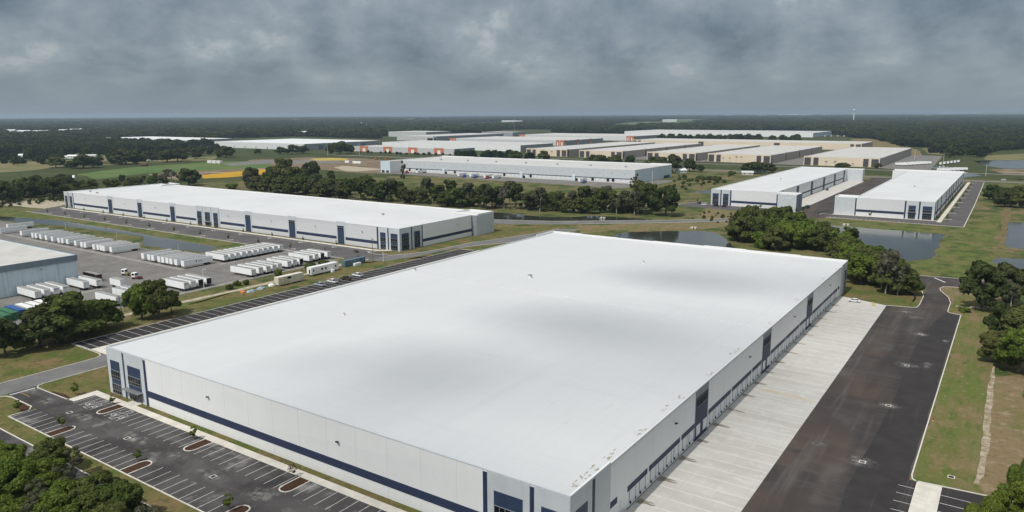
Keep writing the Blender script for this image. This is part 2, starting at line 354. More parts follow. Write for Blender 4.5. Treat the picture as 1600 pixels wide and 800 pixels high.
patch('dry_grass', M['drygrass'], px((905, 352), (1135, 347), (1140, 353), (1100, 358), (950, 360), (905, 366)), .013, 1, 8, 9)
patch('dry_grass', M['drygrass'], px((1470, 447), (1560, 444), (1590, 470), (1500, 490), (1478, 468)), .013, 1.5, 5, 10)
patch('verge', M['verge'], [(191.6, 66), (203.6, 66), (203.8, 100), (204.2, 160), (207, 190), (206, 250), (196, 262), (188, 256), (187.5, 224), (191.7, 221)], .0145, .8, 3, 11)
patch('dry_grass', M['drygrass'], px((1545, 590), (1600, 585), (1640, 800), (1530, 790), (1536, 700)), .012, 1.5, 5, 12)
patch('dry_grass', M['drygrass'], px((1085, 342), (1105, 325), (1160, 332), (1190, 338), (1140, 347)), .013, 1.5, 8, 14)
patch('verge', M['green'], px((1280, 340), (1470, 356), (1500, 360), (1480, 367), (1300, 352)), .012, 1, 8, 15)
patch('verge', M['green'], px((1475, 370), (1500, 360), (1555, 330), (1570, 335), (1550, 385), (1560, 425), (1430, 432), (1400, 412), (1455, 405)), .011, 2, 8, 16)
patch('crop_field', M['field'], px((120, 272), (200, 262), (330, 253), (420, 251), (425, 262), (330, 267), (235, 270), (150, 280)), .016, 3, 20, 17)
patch('soil_field', M['soil'], px((232, 272), (330, 266), (420, 262), (420, 267), (320, 276), (300, 283), (240, 277)), .017, 2, 20, 18)
patch('flower_field', M['flowers'], px((312, 274), (400, 265), (416, 264.5), (414, 272), (360, 277), (318, 279)), .024, 1, 20, 19)
patch('tan_field', M['tanfield'], px((-20, 255), (60, 252), (110, 250), (170, 243), (182, 247), (150, 255), (80, 262), (30, 268), (-20, 270)), .016, 4, 30, 20)
patch('dry_grass', M['tanfield'], px((110, 262), (160, 258), (330, 250), (350, 243), (300, 246), (180, 255)), .0165, 3, 30, 21)
patch('bare_soil', M['soil'], px((390, 250), (480, 246), (560, 247), (612, 251), (612, 272), (560, 270), (470, 262), (400, 264)), .015, 4, 20, 22)
patch('gravel', M['oldasphalt'], px((350, 256), (420, 249.5), (530, 251.5), (533, 255), (420, 255.5), (360, 259)), .017, 1, 30, 23)
patch('yellow_field', mat('yellow_field', (.42, .32, .07), .9, .1), px((485, 248), (515, 246.5), (545, 248), (540, 250.5), (495, 251)), .019, 1, 20, 24)
patch('sand', M['sand'], px((520, 262), (535, 259), (560, 261), (600, 264), (560, 268), (540, 267)), .020, 2, 20, 25)
patch('sand', M['sand'], px((-20, 316), (20, 314), (90, 313), (112, 318), (70, 326), (30, 322), (-20, 320)), .015, 1.5, 8, 26)
patch('far_meadow', M['field'], px((930, 197), (990, 191), (1070, 190), (1130, 193), (1060, 196)), .02, 20, 150, 27)
patch('meadow', M['tanfield'], px((1440, 232), (1500, 230), (1525, 236), (1490, 243), (1450, 240)), .018, 4, 20, 28)
patch('dry_field', M['drygrass'], px((1330, 217), (1370, 216), (1440, 236), (1440, 247), (1400, 250), (1330, 226)), .017, 4, 20, 29)
patch('tan_field', M['tanfield'], px((1540, 243), (1600, 240), (1640, 244), (1640, 251), (1540, 250)), .018, 3, 20, 30)
patch('soil_field', M['soil'], px((1542, 264), (1600, 264), (1640, 268), (1640, 275), (1570, 272)), .017, 3, 15, 31)
patch('sand_track', M['track'], [(203.6, 160), (204.2, 160), (204.4, 135), (204.4, 115), (204.8, 103), (204.4, 80), (203.6, 72), (202.6, 72), (203.0, 80), (203.2, 103), (203.0, 115), (202.9, 135)], .022, .22, 2.6, 32)
patch('reed_bank', M['reed'], px((1563, 330), (1575, 322), (1580, 330), (1572, 375), (1566, 388), (1560, 385), (1566, 350)), .021, .8, 4, 33)

# water
def water(pts, seed, amp=1.0): return patch('pond_water', M['water'], pts, Z_W, amp, 6, seed)
water([(100, 438), (170, 435), (171.5, 341), (162, 327), (142, 330), (112, 395)], 1)
water([(203, 520), (270, 520), (270, 390), (212, 398), (203, 405)], 2)
water(px((1551, 406), (1562, 402.5), (1600, 405), (1660, 408), (1660, 432), (1597, 428), (1560, 418)), 3)
water(px((960, 366), (985, 362.5), (1040, 361), (1100, 361), (1118, 364), (1135, 374), (1150, 388), (1080, 392), (960, 384)), 4)
water(px((430, 299), (560, 313), (640, 322), (720, 328), (790, 333), (860, 339.5), (900, 339), (930, 337), (975, 340), (1020, 343), (1010, 345.5), (870, 345), (800, 346), (770, 347), (700, 350), (500, 330), (420, 310)), 5)
water(px((1520, 251.5), (1560, 250.5), (1660, 251), (1660, 264), (1570, 263.5), (1540, 259)), 6)
water(px((1455, 262), (1470, 259), (1485, 261), (1505, 268), (1535, 274.5), (1500, 278), (1480, 272)), 7, .5)
water(px((0, 338), (90, 344), (180, 358), (340, 386), (325, 395), (222, 383.5), (225, 370), (100, 353), (-20, 343)), 8, .4)
water(px((1145, 300), (1110, 297), (1080, 300), (1112, 303)), 9, .5)

# asphalt and concrete of the main site
EXTC = -46
a = MB()
a.poly([(-4.6, -23.8), (175, -23.8), (175, -3.9), (-4.6, -3.9)], Z_A)
a.poly([(-22.6, -17.0), (-4.6, -17.5), (-4.6, -9.6), (-20.8, -10.2), (-22.6, -8.0)], Z_A)
site('parking_asphalt', a, M['asphalt'])
site('access_road', MB().poly([(-33.2, -120), (-22.6, -120), (-22.6, 10.6), (-20, 16), (-37, 16), (-33.2, 13)], .045), M['road'])
site('access_road', MB().poly([(-40, -36), (250, -36), (250, -28.6), (-40, -28.6)], .044), M['asphalt'])
site('truck_court_asphalt', MB().poly([(166, -60), (191.4, -60), (191.4, 66.5), (191.5, 221.3), (187, 223.8), (186.7, 246), (181.2, 264), (181.6, 272), (187, 273), (270, 273), (270, 293), (189.8, 294), (168, 290.6), (120, 287), (120, 275), (150, 277), (170, 272), (176, 262), (176.7, 247), (176.7, 224.3), (166, 221.7)], Z_A), M['court'])
site('fresh_asphalt', MB().poly(ragged([(181.5, -60), (191.2, -60), (191.2, 66), (191.2, 220), (186.5, 222), (182.3, 190), (181.9, 146), (182.2, 108), (181.2, 70)], .35, 7, 3), Z_A+.008), M['newasphalt'])
site('truck_court_concrete', MB().poly([(147.35, -10), (166, -10), (166, 221.7), (147.35, 228.5)], Z_C), M['concrete'])
site('parking_asphalt', MB().poly([(-55.3, 15.9), (-44, 16.3), (-44, 228.4), (-55.6, 228.4)], Z_A), M['newasphalt'])
site('side_drive_concrete', MB().poly([(-44, 16.3), (-.05, 16.3), (-.05, 231), (-44, 231)], Z_C), M['walk'])
c = MB(); c.poly([(-4.2, -3.9), (147.3, -3.9), (147.3, -1.75), (-4.2, -1.75)], Z_C); c.poly([(-4.2, -9.5), (-1.2, -9.5), (-1.2, -3.9), (-4.2, -3.9)], Z_C+.004); c.poly([(11.5, -1.75), (16, -1.75), (16, -.02), (11.5, -.02)], Z_C+.004); c.poly([(192.8, 30), (197.4, 30), (197.4, 66.8), (192.8, 66.5)], Z_C)
site('sidewalk', c, M['walk'])
site('lawn_strip', MB().poly([(-1.2, -1.75), (11.5, -1.75), (11.5, -.02), (-1.2, -.02)], .035).poly([(16, -1.75), (147.3, -1.75), (147.3, -.02), (16, -.02)], .035), M['lawn'])
site('parking_asphalt', MB().poly([(191.4, 30), (192.8, 30), (192.8, 66.5), (191.4, 66.5)], Z_A).poly([(197.4, 30), (214, 30), (214, 68), (197.4, 66.8)], Z_A), M['newasphalt'])

# kerbs: real steps
def arc(cx, cy, r, a0, a1, n=6): return [(cx+r*math.cos(R(a0+(a1-a0)*i/n)), cy+r*math.sin(R(a0+(a1-a0)*i/n))) for i in range(n+1)]
k = MB(); KW = .28
def kerb(pts, closed=False, h=.15): k.strip(pts, KW, 0, h, closed)
LOWISL = [16.05, 50.05, 84.6, 119]; UPISL = [12.6, 51.4, 85.2, 119]
lo = [(-18.5, -17.4), (-7, -17.5), (-4.8, -19), (-4.75, -23.9)]
kerb([(-22.4, -19.8), (-20.8, -18.0)]+lo+[(150, -23.95)])
kerb([(-22.75, 10.6), (-22.75, -7.5), (-22.2, -9.2), (-20.6, -10.1), (-5.0, -9.75), (-4.3, -9.6)])
kerb([(-33.3, -120), (-33.3, 12.2), (-34.3, 14.6), (-37, 15.7), (-55.45, 15.9), (-55.75, 228.6), (-46, 229.4)])
kerb([(-60, -28.5), (120, -28.5)])
kerb([(192.6, 66.65), (191.9, 67.3), (191.6, 69), (191.6, 221.3), (187.9, 222.6), (187.0, 224.4), (186.9, 240), (185.5, 250), (181.6, 262), (181.0, 267), (182.2, 271.5), (186, 272.9), (205, 272.9)])
kerb([(166, 221.8), (174.8, 223.9), (176.4, 225.2), (176.8, 230), (176.6, 247), (174.5, 260), (170, 268)])
kerb([(150, 289.0), (168, 290.8), (190, 294.2), (240, 294)])
kerb([(193, 66.7), (208, 67.9), (214, 68)])
for cx in LOWISL: kerb([(cx-1.6, -23.8), (cx-1.6, -19.2)]+arc(cx, -19.2, 1.6, 180, 0)+[(cx+1.6, -23.8)])
for cx in UPISL: kerb([(cx-1.6, -4.0), (cx-1.6, -8.6)]+arc(cx, -8.6, 1.6, 180, 360)+[(cx+1.6, -4.0)])
site('kerb', k, M['kerb'])
m_ = MB()
for cx in LOWISL: m_.poly([(cx-1.4, -23.7), (cx+1.4, -23.7), (cx+1.4, -19.2)]+arc(cx, -19.2, 1.4, 0, 180), .11)
for cx in UPISL: m_.poly([(cx-1.4, -4.0), (cx-1.4, -8.6)]+arc(cx, -8.6, 1.4, 180, 360)+[(cx+1.4, -4.0)], .11)
m_.poly(ragged([(-14, -9.9), (-5, -9.9), (-4.6, -8.6), (-9, -8.2), (-14, -8.9)], .2, 1.2, 2), .06).poly(ragged([(-13, -17.8), (-5.2, -17.8), (-5.2, -20.5), (-9, -20), (-13, -19)], .2, 1.2, 2), .06)
site('mulch_bed', m_, M['mulch'])

# painted markings
p = MB(); LW = .13
def pl(a, b, w=LW): p.strip([a, b], w, Z_P)
isl = lambda u, L: any(abs(u-c_) < 2.3 for c_ in L)
for i in range(-1, 60):
    u = 19.3+3.1*(i-6)+1.4
    if u > 26 and not isl(u, UPISL) and u < 165: pl((u, -4.0), (u, -10.1))
    u2 = 21.0+3.1*(i-9)
    if u2 > -4 and not isl(u2, LOWISL) and u2 < 165: pl((u2, -17.7), (u2, -23.7))
for u in (-3.0, -.2, 2.7, 8.2, 15.6, 21.2, 24.0): pl((u, -4.0), (u, -10.1))
for u0 in (4.9, 17.7):            # hatched aisles and wheelchair marks of the accessible bays
    p.strip([(u0, -4.4), (u0+1.8, -4.4), (u0+1.8, -10), (u0, -10)], .13, Z_P, None, True)
    for t in range(4): pl((u0+.05, -9.4+1.3*t), (u0+1.75, -8.6+1.3*t), .1)
for u0 in (3.8, 7.4, 16.7, 20.4):
    p.strip(arc(u0, -8.3, .55, 120, 400, 10), .16, Z_P); p.strip([(u0+.1, -7.0), (u0+.05, -7.9), (u0+.7, -7.9), (u0+.95, -8.7)], .18, Z_P)
    p.add([(u0+.1+.2*math.cos(t), -6.6+.2*math.sin(t), Z_P) for t in [i*math.pi/4 for i in range(8)]], [tuple(range(8))])
v = 19.0
while v < 229: pl((-55.2, v), (-44.2, v), .15); v += 3.85
pl((-55.3, 16.4), (-44, 16.4), .2)
for v in (62.8, 59.2, 55.4, 51.5, 47.6): pl((189.8, v), (192.7, v)); pl((197.5, v), (203.6, v), .15)
pl((-20.9, -17.0), (-20.9, -10.6), .5)
pl((176.9, 289.5), (182.0, 281), .7)
site('road_marking', p, M['paint'])
pp = MB()
for uv0 in ((-20, -14.5), ): pp.strip([uv0, (uv0[0]+5, uv0[1])], .12, Z_P)
site('road_marking', pp, M['yellow'])

# stains of the concrete court and residue round the drains
s_ = MB(); r_ = random.Random(5)
for v in [27, 38, 49.5, 60.5, 71.5, 83, 95, 106, 117, 128, 139.5, 151, 163, 175, 187, 199, 211]:
    L1 = r_.uniform(1.2, 3.0); w = r_.uniform(.45, .9)
    s_.poly([(147.5, v-w*1.3), (148.6, v-w), (149.2, v-w*.5), (149+L1*.7, v-.45), (149+L1*.95, v-.1), (149+L1, v+.2), (149+L1*.6, v+.12), (149.4, v+w*.4), (149+L1*.8, v+w*.7), (149+L1*.7, v+w), (148.5, v+w*1.1), (147.5, v+w*1.5)], Z_C+.006)
site('water_stain', s_, M['stain'])
site('rust_stain', MB().poly(ragged([(148.5, 102), (154, 100.8), (160, 100.2), (165.5, 99.6), (165.5, 100.8), (160, 101.8), (153, 102.9)], .3, 1.3, 4), Z_C+.005), M['rust'])
def residue_mat():
    m = bpy.data.materials.new('pale_residue'); m.use_nodes = True; N = m.node_tree.nodes; L = m.node_tree.links; b = N['Principled BSDF']; b.inputs['Roughness'].default_value = .9
    b.inputs['Base Color'].default_value = (.25, .235, .215, 1); tc = N.new('ShaderNodeTexCoord'); mp = N.new('ShaderNodeMapping'); mp.inputs['Location'].default_value = (-.5, -.5, 0); L.new(tc.outputs['Generated'], mp.inputs[0])
    ln = N.new('ShaderNodeVectorMath'); ln.operation = 'LENGTH'; sc_ = N.new('ShaderNodeVectorMath'); sc_.operation = 'MULTIPLY'; sc_.inputs[1].default_value = (1, 1, 0); L.new(mp.outputs[0], sc_.inputs[0]); L.new(sc_.outputs[0], ln.inputs[0])
    r = N.new('ShaderNodeMapRange'); r.interpolation_type = 'SMOOTHSTEP'; L.new(ln.outputs['Value'], r.inputs[0]); r.inputs[1].default_value = .06; r.inputs[2].default_value = .46; r.inputs[3].default_value = 1; r.inputs[4].default_value = 0
    n = N.new('ShaderNodeTexNoise'); n.inputs['Scale'].default_value = .55; n.inputs['Detail'].default_value = 6; n.inputs['Roughness'].default_value = .65; L.new(tc.outputs['Object'], n.inputs['Vector'])
    r2 = N.new('ShaderNodeMapRange'); L.new(n.outputs['Fac'], r2.inputs[0]); r2.inputs[1].default_value = .42; r2.inputs[2].default_value = .68
    mu = N.new('ShaderNodeMath'); mu.operation = 'MULTIPLY'; L.new(r.outputs[0], mu.inputs[0]); L.new(r2.outputs[0], mu.inputs[1]); L.new(mu.outputs[0], b.inputs['Alpha']); return m
RM = residue_mat()
for (u, v, a_, b_) in ((181.8, 108.5, 4, 3), (181.2, 69.9, 5, 4), (181.7, 185.1, 4.5, 4), (181.9, 146.4, 5, 3.5), (173, 215, 5, 3), (178, 208, 4, 4), (189.5, 181, 1.6, 3), (187, 150, 2, 5), (172, 74, 3, 2), (36, -13, 9, 3), (12, -13.5, 10, 3.2), (67, -14, 8, 3), (83, -13.5, 6, 4), (52, -12.6, 5, 3), (-8, -13.5, 5, 3), (-20, -12, 3, 4), (95, -15, 8, 3)):
    site('pale_residue', MB().poly([(u-a_, v-b_), (u+a_, v-b_), (u+a_, v+b_), (u-a_, v+b_)], Z_A+.014), RM)

# roads and yards further off
site('truck_yard_asphalt', MB().poly([(-470, 138), (-225, 132.8), (-222, 125), (-212, 131), (-180, 131), (-171, 136), (-160, 160), (-150, 172), (-97, 172), (-90, 160), (-90, 112), (-88, 60), (-88, 15), (-100, -10), (-130, -60), (-470, -60)], .045), M['oldasphalt'])
ss = MB()
ss.poly([(-430, 108.5), (-136, 106.5), (-136, 109.3), (-430, 111)], .052); ss.poly([(-134.5, 126), (-131.5, 126), (-131.5, 170), (-134.5, 170)], .053); ss.poly([(-92.4, 56), (-89.5, 56), (-89.5, 168), (-92.4, 168)], .053); ss.poly([(-130.5, 30), (-127.2, 30), (-127.2, 64), (-130.5, 64)], .053)
site('landing_pad_concrete', ss, M['pad'])
site('parking_asphalt', MB().poly([(-455, 198), (-462, 220), (-470, 230), (-476, 222), (-462, 190), (-452, 172), (-90, 172), (-76, 175), (-76, 192.5), (-95.5, 197.5)], Z_A), M['lot'])
bl = MB(); bl.poly([(-458, 198), (-96, 197.6), (-90, 199), (-84, 203.6), (-88, 203.9), (-96, 200.6), (-458, 200.8)], Z_C)
site('sidewalk', bl, M['walk'])
site('lawn_strip', MB().poly([(-458, 200.8), (-96, 200.6), (-88, 203.95), (-458, 203.95)], .036), M['lawn'])
site('access_road', MB().poly([(-76, 175), (-66, 180), (-61.5, 200), (-60, 229), (-52, 247), (-44, 262), (-36, 300), (-33, 330), (-46, 324), (-49, 300), (-58, 262), (-62.6, 250), (-64, 225), (-68, 205), (-72, 198), (-76, 192.5)], .047), M['road'])
nr = px((760, 343), (800, 344.3), (870, 346.2), (950, 345.2), (1040, 344.3), (1135, 342), (1175, 340), (1175, 344), (1135, 345.8), (1040, 348), (950, 349.2), (880, 350.6), (800, 350.3), (760, 349))
site('access_road', MB().poly(nr, .046), M['road'])
kb = MB(); bk = lambda pts: kb.strip(pts, .35, 0, .16)
bk(px((760, 342.8), (800, 344.0), (870, 345.9), (950, 344.9), (1040, 344.0), (1135, 341.7)))
bk(px((905, 350.2), (950, 349.4), (1040, 348.2), (1135, 346)))
bk([(-91, 191.2), (-84, 190.5), (-76, 192.7), (-72, 198), (-68, 205), (-64.2, 225), (-63, 250), (-58.3, 262), (-49.3, 300), (-46.2, 324)])
bk([(-58, 231), (-52, 247), (-43.5, 262), (-36, 300), (-33, 329)])
bk([(-455, 172), (-90, 172)])
for u in range(-440, -90, 29):
    kb.strip([(u-1.5, 197.5), (u-1.5, 194)]+arc(u, 194, 1.5, 180, 360)+[(u+1.5, 197.5)], .5, 0, .16)
    kb.strip([(u+12.5, 172.2), (u+12.5, 176)]+arc(u+14, 176, 1.5, 180, 0)+[(u+15.5, 172.2)], .5, 0, .16)
site('kerb', kb, M['kerb'])
bp_ = MB()
for i in range(118):
    u = -452+3.05*i
    bp_.strip([(u, 193), (u, 197.4)], .14, Z_P); bp_.strip([(u, 172.4), (u, 176.6)], .14, Z_P)
site('road_marking', bp_, M['paint'])
# courts of the two warehouses at the back right
site('truck_court_concrete', MB().poly([(46.2, 514), (64.5, 514), (64.5, 804), (46.2, 804)], Z_C), M['concrete'])
site('truck_court_asphalt', MB().poly([(64.5, 470), (91, 470), (91, 496), (106, 515), (106, 806), (106, 862), (64, 862)], Z_A), M['court'])
site('parking_asphalt', MB().poly([(-28, 486), (46, 478), (64.5, 478), (64.5, 494), (48, 494), (44, 507), (-8, 507), (-14, 520), (-26, 520)], .048).poly([(91, 478), (178, 476), (177.6, 621), (175.5, 858), (165, 858), (165, 497), (91, 496.6)], .048), M['lot'])
site('sidewalk', MB().poly([(160.8, 492), (163.6, 492), (163.6, 850), (160.8, 850)], Z_C).poly([(91, 496.8), (160.8, 497.2), (160.8, 499.9), (91, 499.9)], Z_C), M['walk'])
site('cross_road', MB().poly([(-900, 884), (420, 862), (420, 878), (-900, 900)], .046).poly([(-900, 1004), (420, 984), (420, 996), (-900, 1016)], .046), M['oldasphalt'])
site('truck_court_asphalt', MB().poly([(45, 1030), (110, 1010), (95, 1400), (30, 1410)], Z_A).poly([(-105, 1040), (-56, 1040), (-56, 1410), (-105, 1410)], Z_A), M['oldasphalt'])
site('truck_court_concrete', MB().poly([(-222, 1040), (-205, 1040), (-205, 1400), (-222, 1400)], Z_C).poly([(-350, 1040), (-308, 1040), (-308, 1400), (-350, 1400)], Z_C), M['oldasphalt'])
site('truck_court_concrete', MB().poly([(-498, 612), (-130, 592), (-116, 640), (-118, 706), (-140, 706), (-140, 644), (-498, 644)], Z_C), M['oldasphalt'])
cm = MB(); ck = MB()
for i in range(22):
    u = 93+3.05*i; cm.strip([(u, 478.5), (u, 484)], .15, Z_P)
for i in range(9): ck.strip([(164, 512+i*40), (169, 512+i*40)], 1.2, 0, .15)
ck.strip([(178.2, 476), (177.9, 621), (175.8, 858)], .5, 0, .2); ck.strip([(91, 477.6), (178, 475.6)], .4, 0, .15); ck.strip([(64, 487), (70, 492), (69, 500), (66.5, 506)], .4, 0, .15); ck.strip([(91, 496), (84, 497.5), (84, 490)], .4, 0, .15); ck.strip([(-28, 486), (-30, 498), (-27, 512), (-14, 522)], .4, 0, .15)
site('road_marking', cm, M['paint']); site('kerb', ck, M['kerb'])

# ================================================================== BUILDINGS
def inset(pts, t):
    n = len(pts); out = []
    for i in range(n):
        a = Vector(pts[i-1]); b = Vector(pts[i]); c = Vector(pts[(i+1) % n])
        d1 = (b-a).normalized(); d2 = (c-b).normalized(); n1 = Vector((-d1.y, d1.x)); n2 = Vector((-d2.y, d2.x))
        k = 1+n1.dot(n2)
        out.append(tuple(b+(n1+n2)*(t/k)) if k > .1 else tuple(b+n1*t))
    return out
def shell(root, foot, h, wm, rm, drop=.6, t=.3, cop=True, z0=0.0):
    """outer walls with a parapet, a coping on top of them and the roof deck inside; foot is counter-clockwise"""
    n = len(foot); ins = inset(foot, t); w = MB()
    w.add([(*p, z0) for p in foot]+[(*p, h) for p in foot], [(i, (i+1) % n, (i+1) % n+n, i+n) for i in range(n)])
    w.add([(*p, h) for p in ins]+[(*p, h-drop) for p in ins], [(i, (i+1) % n, (i+1) % n+n, i+n) for i in range(n)])
    w.add([(*p, h) for p in foot]+[(*p, h) for p in ins], [(i, (i+1) % n, (i+1) % n+n, i+n) for i in range(n)])
    wall = w.build('wall', wm, root)
    roof = MB().poly([tuple(p) for p in ins], h-drop).build('roof', rm, root)
    if cop:
        oo, ii = inset(foot, -.05), inset(foot, t+.05); c = MB()
        for A, B, zA, zB in ((oo, oo, h-.12, h+.06), (oo, ii, h+.06, h+.06), (ii, ii, h+.06, h-.12)):
            c.add([(*p, zA) for p in A]+[(*p, zB) for p in B], [(i, (i+1) % n, (i+1) % n+n, i+n) for i in range(n)])
        c.build('coping', M['coping'], root)
    return wall, roof
class Face:
    """one facade: s runs along it, d stands proud of it"""
    def __init__(s, root, o, dx, out): s.r, s.o, s.dx, s.n = root, o, dx, out
    def mb(s, m, s0, s1, z0, z1, d0=-.05, d1=.1): return m.obox(s.o, s.dx, s.n, s0, s1, d0, d1, z0, z1)
    def box(s, name, m, s0, s1, z0, z1, d1=.1, d0=-.05, parent=None): return s.mb(MB(), s0, s1, z0, z1, d0, d1).build(name, m, parent or s.r)
    def window(s, s0, s1, bands, cols, panel='navy2', d=.16):
        """a tall framed opening: bands = [(z0, z1, kind)], kind panel or glass"""
        zs = [b[0] for b in bands]+[b[1] for b in bands]
        w = s.box('window', M[panel], s0, s1, min(zs), max(zs), d)
        gl, fr = MB(), MB(); d2 = d+.06
        for z0, z1, kind in bands:
            if kind != 'glass': continue
            s.mb(gl, s0+.12, s1-.12, z0+.06, z1-.06, d, d2)
            for i in range(cols+1):
                x = s0+.12+(s1-s0-.24)*i/cols; s.mb(fr, x-.05, x+.05, z0, z1, d, d2+.06)
            s.mb(fr, s0+.06, s1-.06, z0-.04, z0+.06, d, d2+.07); s.mb(fr, s0+.06, s1-.06, z1-.06, z1+.04, d, d2+.07)
            if z1-z0 > 1.6: zm = z0+(z1-z0)*.36; s.mb(fr, s0+.1, s1-.1, zm-.04, zm+.04, d, d2+.05)
        if gl.v: gl.build('pane', M['glass'], w); fr.build('mullion', M['mullion'], w)
        return w
    def lamp(s, x, z):
        m = MB(); s.mb(m, x-.35, x+.35, z-.1, z+.1, .22, .62); s.mb(m, x-.06, x+.06, z-.06, z+.06, -.02, .25); m.build('wall_lamp', M['black'], s.r)
TALL = [(7.0, 9.8, 'panel'), (4.6, 7.0, 'glass'), (3.1, 4.6, 'panel'), (.35, 3.1, 'glass')]

# ---------------- the big white warehouse in front
def main_warehouse():
    L, D, H, W = 147.384, 239.564, 13.3, 12.75
    root = empty('warehouse', O, ANG, label='huge white warehouse filling the foreground, dock doors along its right side', cat='warehouse')
    h1 = 12.95
    foot = [(0, 0), (L, 0), (L, 14.9), (L-.25, 14.9), (L-.25, D-11.6), (L, D-11.6), (L, D), (0, D)]
    n = len(foot); t = .3; ins = inset(foot, t)
    w = MB()
    # wall heights: towers at the corners, the dock eave a little lower and without a parapet
    hs = [H, H, H, W, W, H, H, H]
    w.add([(*p, 0) for p in foot]+[(*p, h_) for p, h_ in zip(foot, hs)], [(0, 1, 9, 8), (1, 2, 10, 9), (2, 3, 11), (2, 11, 10), (3, 4, 12, 11), (4, 5, 13), (4, 13, 12), (5, 6, 14, 13), (6, 7, 15, 14), (7, 0, 8, 15)])
    rh = [H-.45, H-.45, W-.02, W-.02, W-.02, W-.02, H-.75, H-.75]
    w.add([(*p, h_) for p, h_ in zip(foot, hs)]+[(*p, max(a, b)) for p, a, b in zip(ins, hs, rh)], [(i, (i+1) % n, (i+1) % n+n, i+n) for i in range(n)])
    w.add([(*p, h_) for p, h_ in zip(ins, hs)]+[(*p, W-.6) for p in ins], [(i, (i+1) % n, (i+1) % n+n, i+n) for i in range(n) if i not in (2, 3, 4)])
    w.build('wall', M['white'], root)
    # roof deck: falls gently from the left wall and both ends to the dock eave
    nx, ny = 24, 40; m = MB(); vs = []
    for j in range(ny+1):
        for i in range(nx+1):
            x = .28+(L-.5-.28)*i/nx; y = .28+(D-.56)*j/ny
            base = H-.42-(H-.42-(W+.03))*(i/nx)**1.2
            swell = .10*math.sin(i*.9+j*.31)*math.sin(j*.55)*min(1, i/3)*min(1, (nx-i)/3)
            vs.append((x, y, base+swell*.5-.0))
    m.add(vs, [(j*(nx+1)+i, j*(nx+1)+i+1, (j+1)*(nx+1)+i+1, (j+1)*(nx+1)+i) for j in range(ny) for i in range(nx)])
    m.build('roof', M['roof'], root, smooth=True)
    # coping bands, stepped along the back parapet
    c = MB()
    c.box(L-.34, L+.06, .36, 14.9, H-.1, H+.05); c.box(L-.34, L+.06, D-11.6, D-.36, H-.1, H+.05)
    steps = [(-.06, 18, .8), (18, 38, .6), (38, 58, .5), (58, 84, .7), (84, 104, .95), (104, 128, .75), (128, L+.06, .55)]
    for x0, x1, dz in steps: c.box(x0+.01, x1-.01, D-.36, D+.07, H-1.0, H+dz-.3)
    c.box(-.055, .34, D-17, D-.37, H-.1, H+.7)
    c.build('coping', M['coping'], root)
    e_ = MB(); e_.box(-.06, L+.06, -.06, .36, H-.1, H+.03); e_.box(-.06, .34, .37, D-17.1, H-.1, H+.03); e_.build('edge_trim', M['ltgrey'], root)
    g = MB(); g.box(L-.24, L+.03, 14.95, D-11.65, W-.16, W+.02); g.build('gutter', M['steel'], root)
    j = MB(); j.box(.5, L-.4, 119.2, 119.9, H-.9, H-.28); 
    # the raised expansion joint follows the fall of the roof
    j = MB(); q = []
    for i in range(25):
        x = .4+(L-.9)*i/24; z = H-.42-(H-.42-(W+.03))*(i/24)**1.2
        q += [(x, 119.35, z-.1), (x, 119.35, z+.13), (x, 119.85, z+.13), (x, 119.85, z-.1)]
    j.add(q, [(4*i+k_, 4*i+k_+1, 4*i+k_+5, 4*i+k_+4) for i in range(24) for k_ in range(3)]); j.build('expansion_joint', M['roof2'], root)
    for x, y, s in ((49.8, 139.2, 1.0), (2.9, 124.4, .8), (75, 190, .5), (30, 60, .4)):
        v = MB().box(x-.6*s, x+.6*s, y-.6*s, y+.6*s, H-1, H+.15*s).build('roof_vent', M['coping'], root)
        MB().box(x-.75*s, x+.75*s, y-.75*s, y+.75*s, H+.45*s, H+.65*s).box(x-.5*s, x+.5*s, y-.5*s, y+.5*s, H+.15*s, H+.45*s).build('cap', M['steel'], v)
    dm = MB(); rr = random.Random(3)
    for v in [4.5, 8, 10.5, 13, 18, 20, 31, 33, 45, 52.5, 71, 91, 94, 126, 160, 200, 222]:
        for q_ in range(4):
            cx, cyy = L-.9-rr.random()*1.6, v+rr.uniform(-1.6, 1.6); a, b = rr.uniform(.12, .4), rr.uniform(.3, 1.1); nn = 9
            x_ = (cx)/L; z = H-.42-(H-.42-(W+.03))*x_**1.2+.03+.004*q_
            dm.add([(cx+a*rr.uniform(.4, 1)*math.cos(t_*2*math.pi/nn), cyy+b*rr.uniform(.4, 1)*math.sin(t_*2*math.pi/nn), z) for t_ in range(nn)], [tuple(range(nn))])
    dm.build('roof_stain', mat('roof_dirt', (.30, .25, .18), .9, .1, (.5, .47, .4), 2.0), root)['kind'] = 'stuff'
    # front facade
    F = Face(root, (0, 0), (1, 0), (0, -1))
    for a, b in ((0, 7.88), (8.75, 18.2), (130.35, 139.4), (140.35, L+.02)): F.box('tower_panel', M['ltgrey'], a, b, 0, H-.14, .12)
    for a, b in ((7.94, 8.69), (18.26, 19.2), (129.3, 130.29), (139.46, 140.29)): F.box('accent_strip', M['navy'], a, b, 0, H-.5, .05)
    F.box('accent_stripe', M['navy'], 19.26, 129.24, 2.65, 4.45, .06)
    F.window(1.5, 6.2, TALL, 4); F.window(10.2, 16.5, TALL, 5); F.window(131.8, 138.0, TALL, 5); F.window(141.8, 146.0, TALL, 4)
    d = F.box('entrance_door', M['mullion'], 11.9, 14.6, .02, 2.5, .3, .2)
    dm2 = MB(); F.mb(dm2, 12.0, 13.2, .15, 2.4, .3, .34); F.mb(dm2, 13.3, 14.5, .15, 2.4, .3, .34); dm2.build('pane', M['glass'], d)
    cn = MB(); F.mb(cn, 8.9, 17.0, 3.15, 3.3, .1, 1.7)
    for i in range(8): F.mb(cn, 9.2+i*1.05, 9.35+i*1.05, 3.3, 3.42, .1, 1.7)
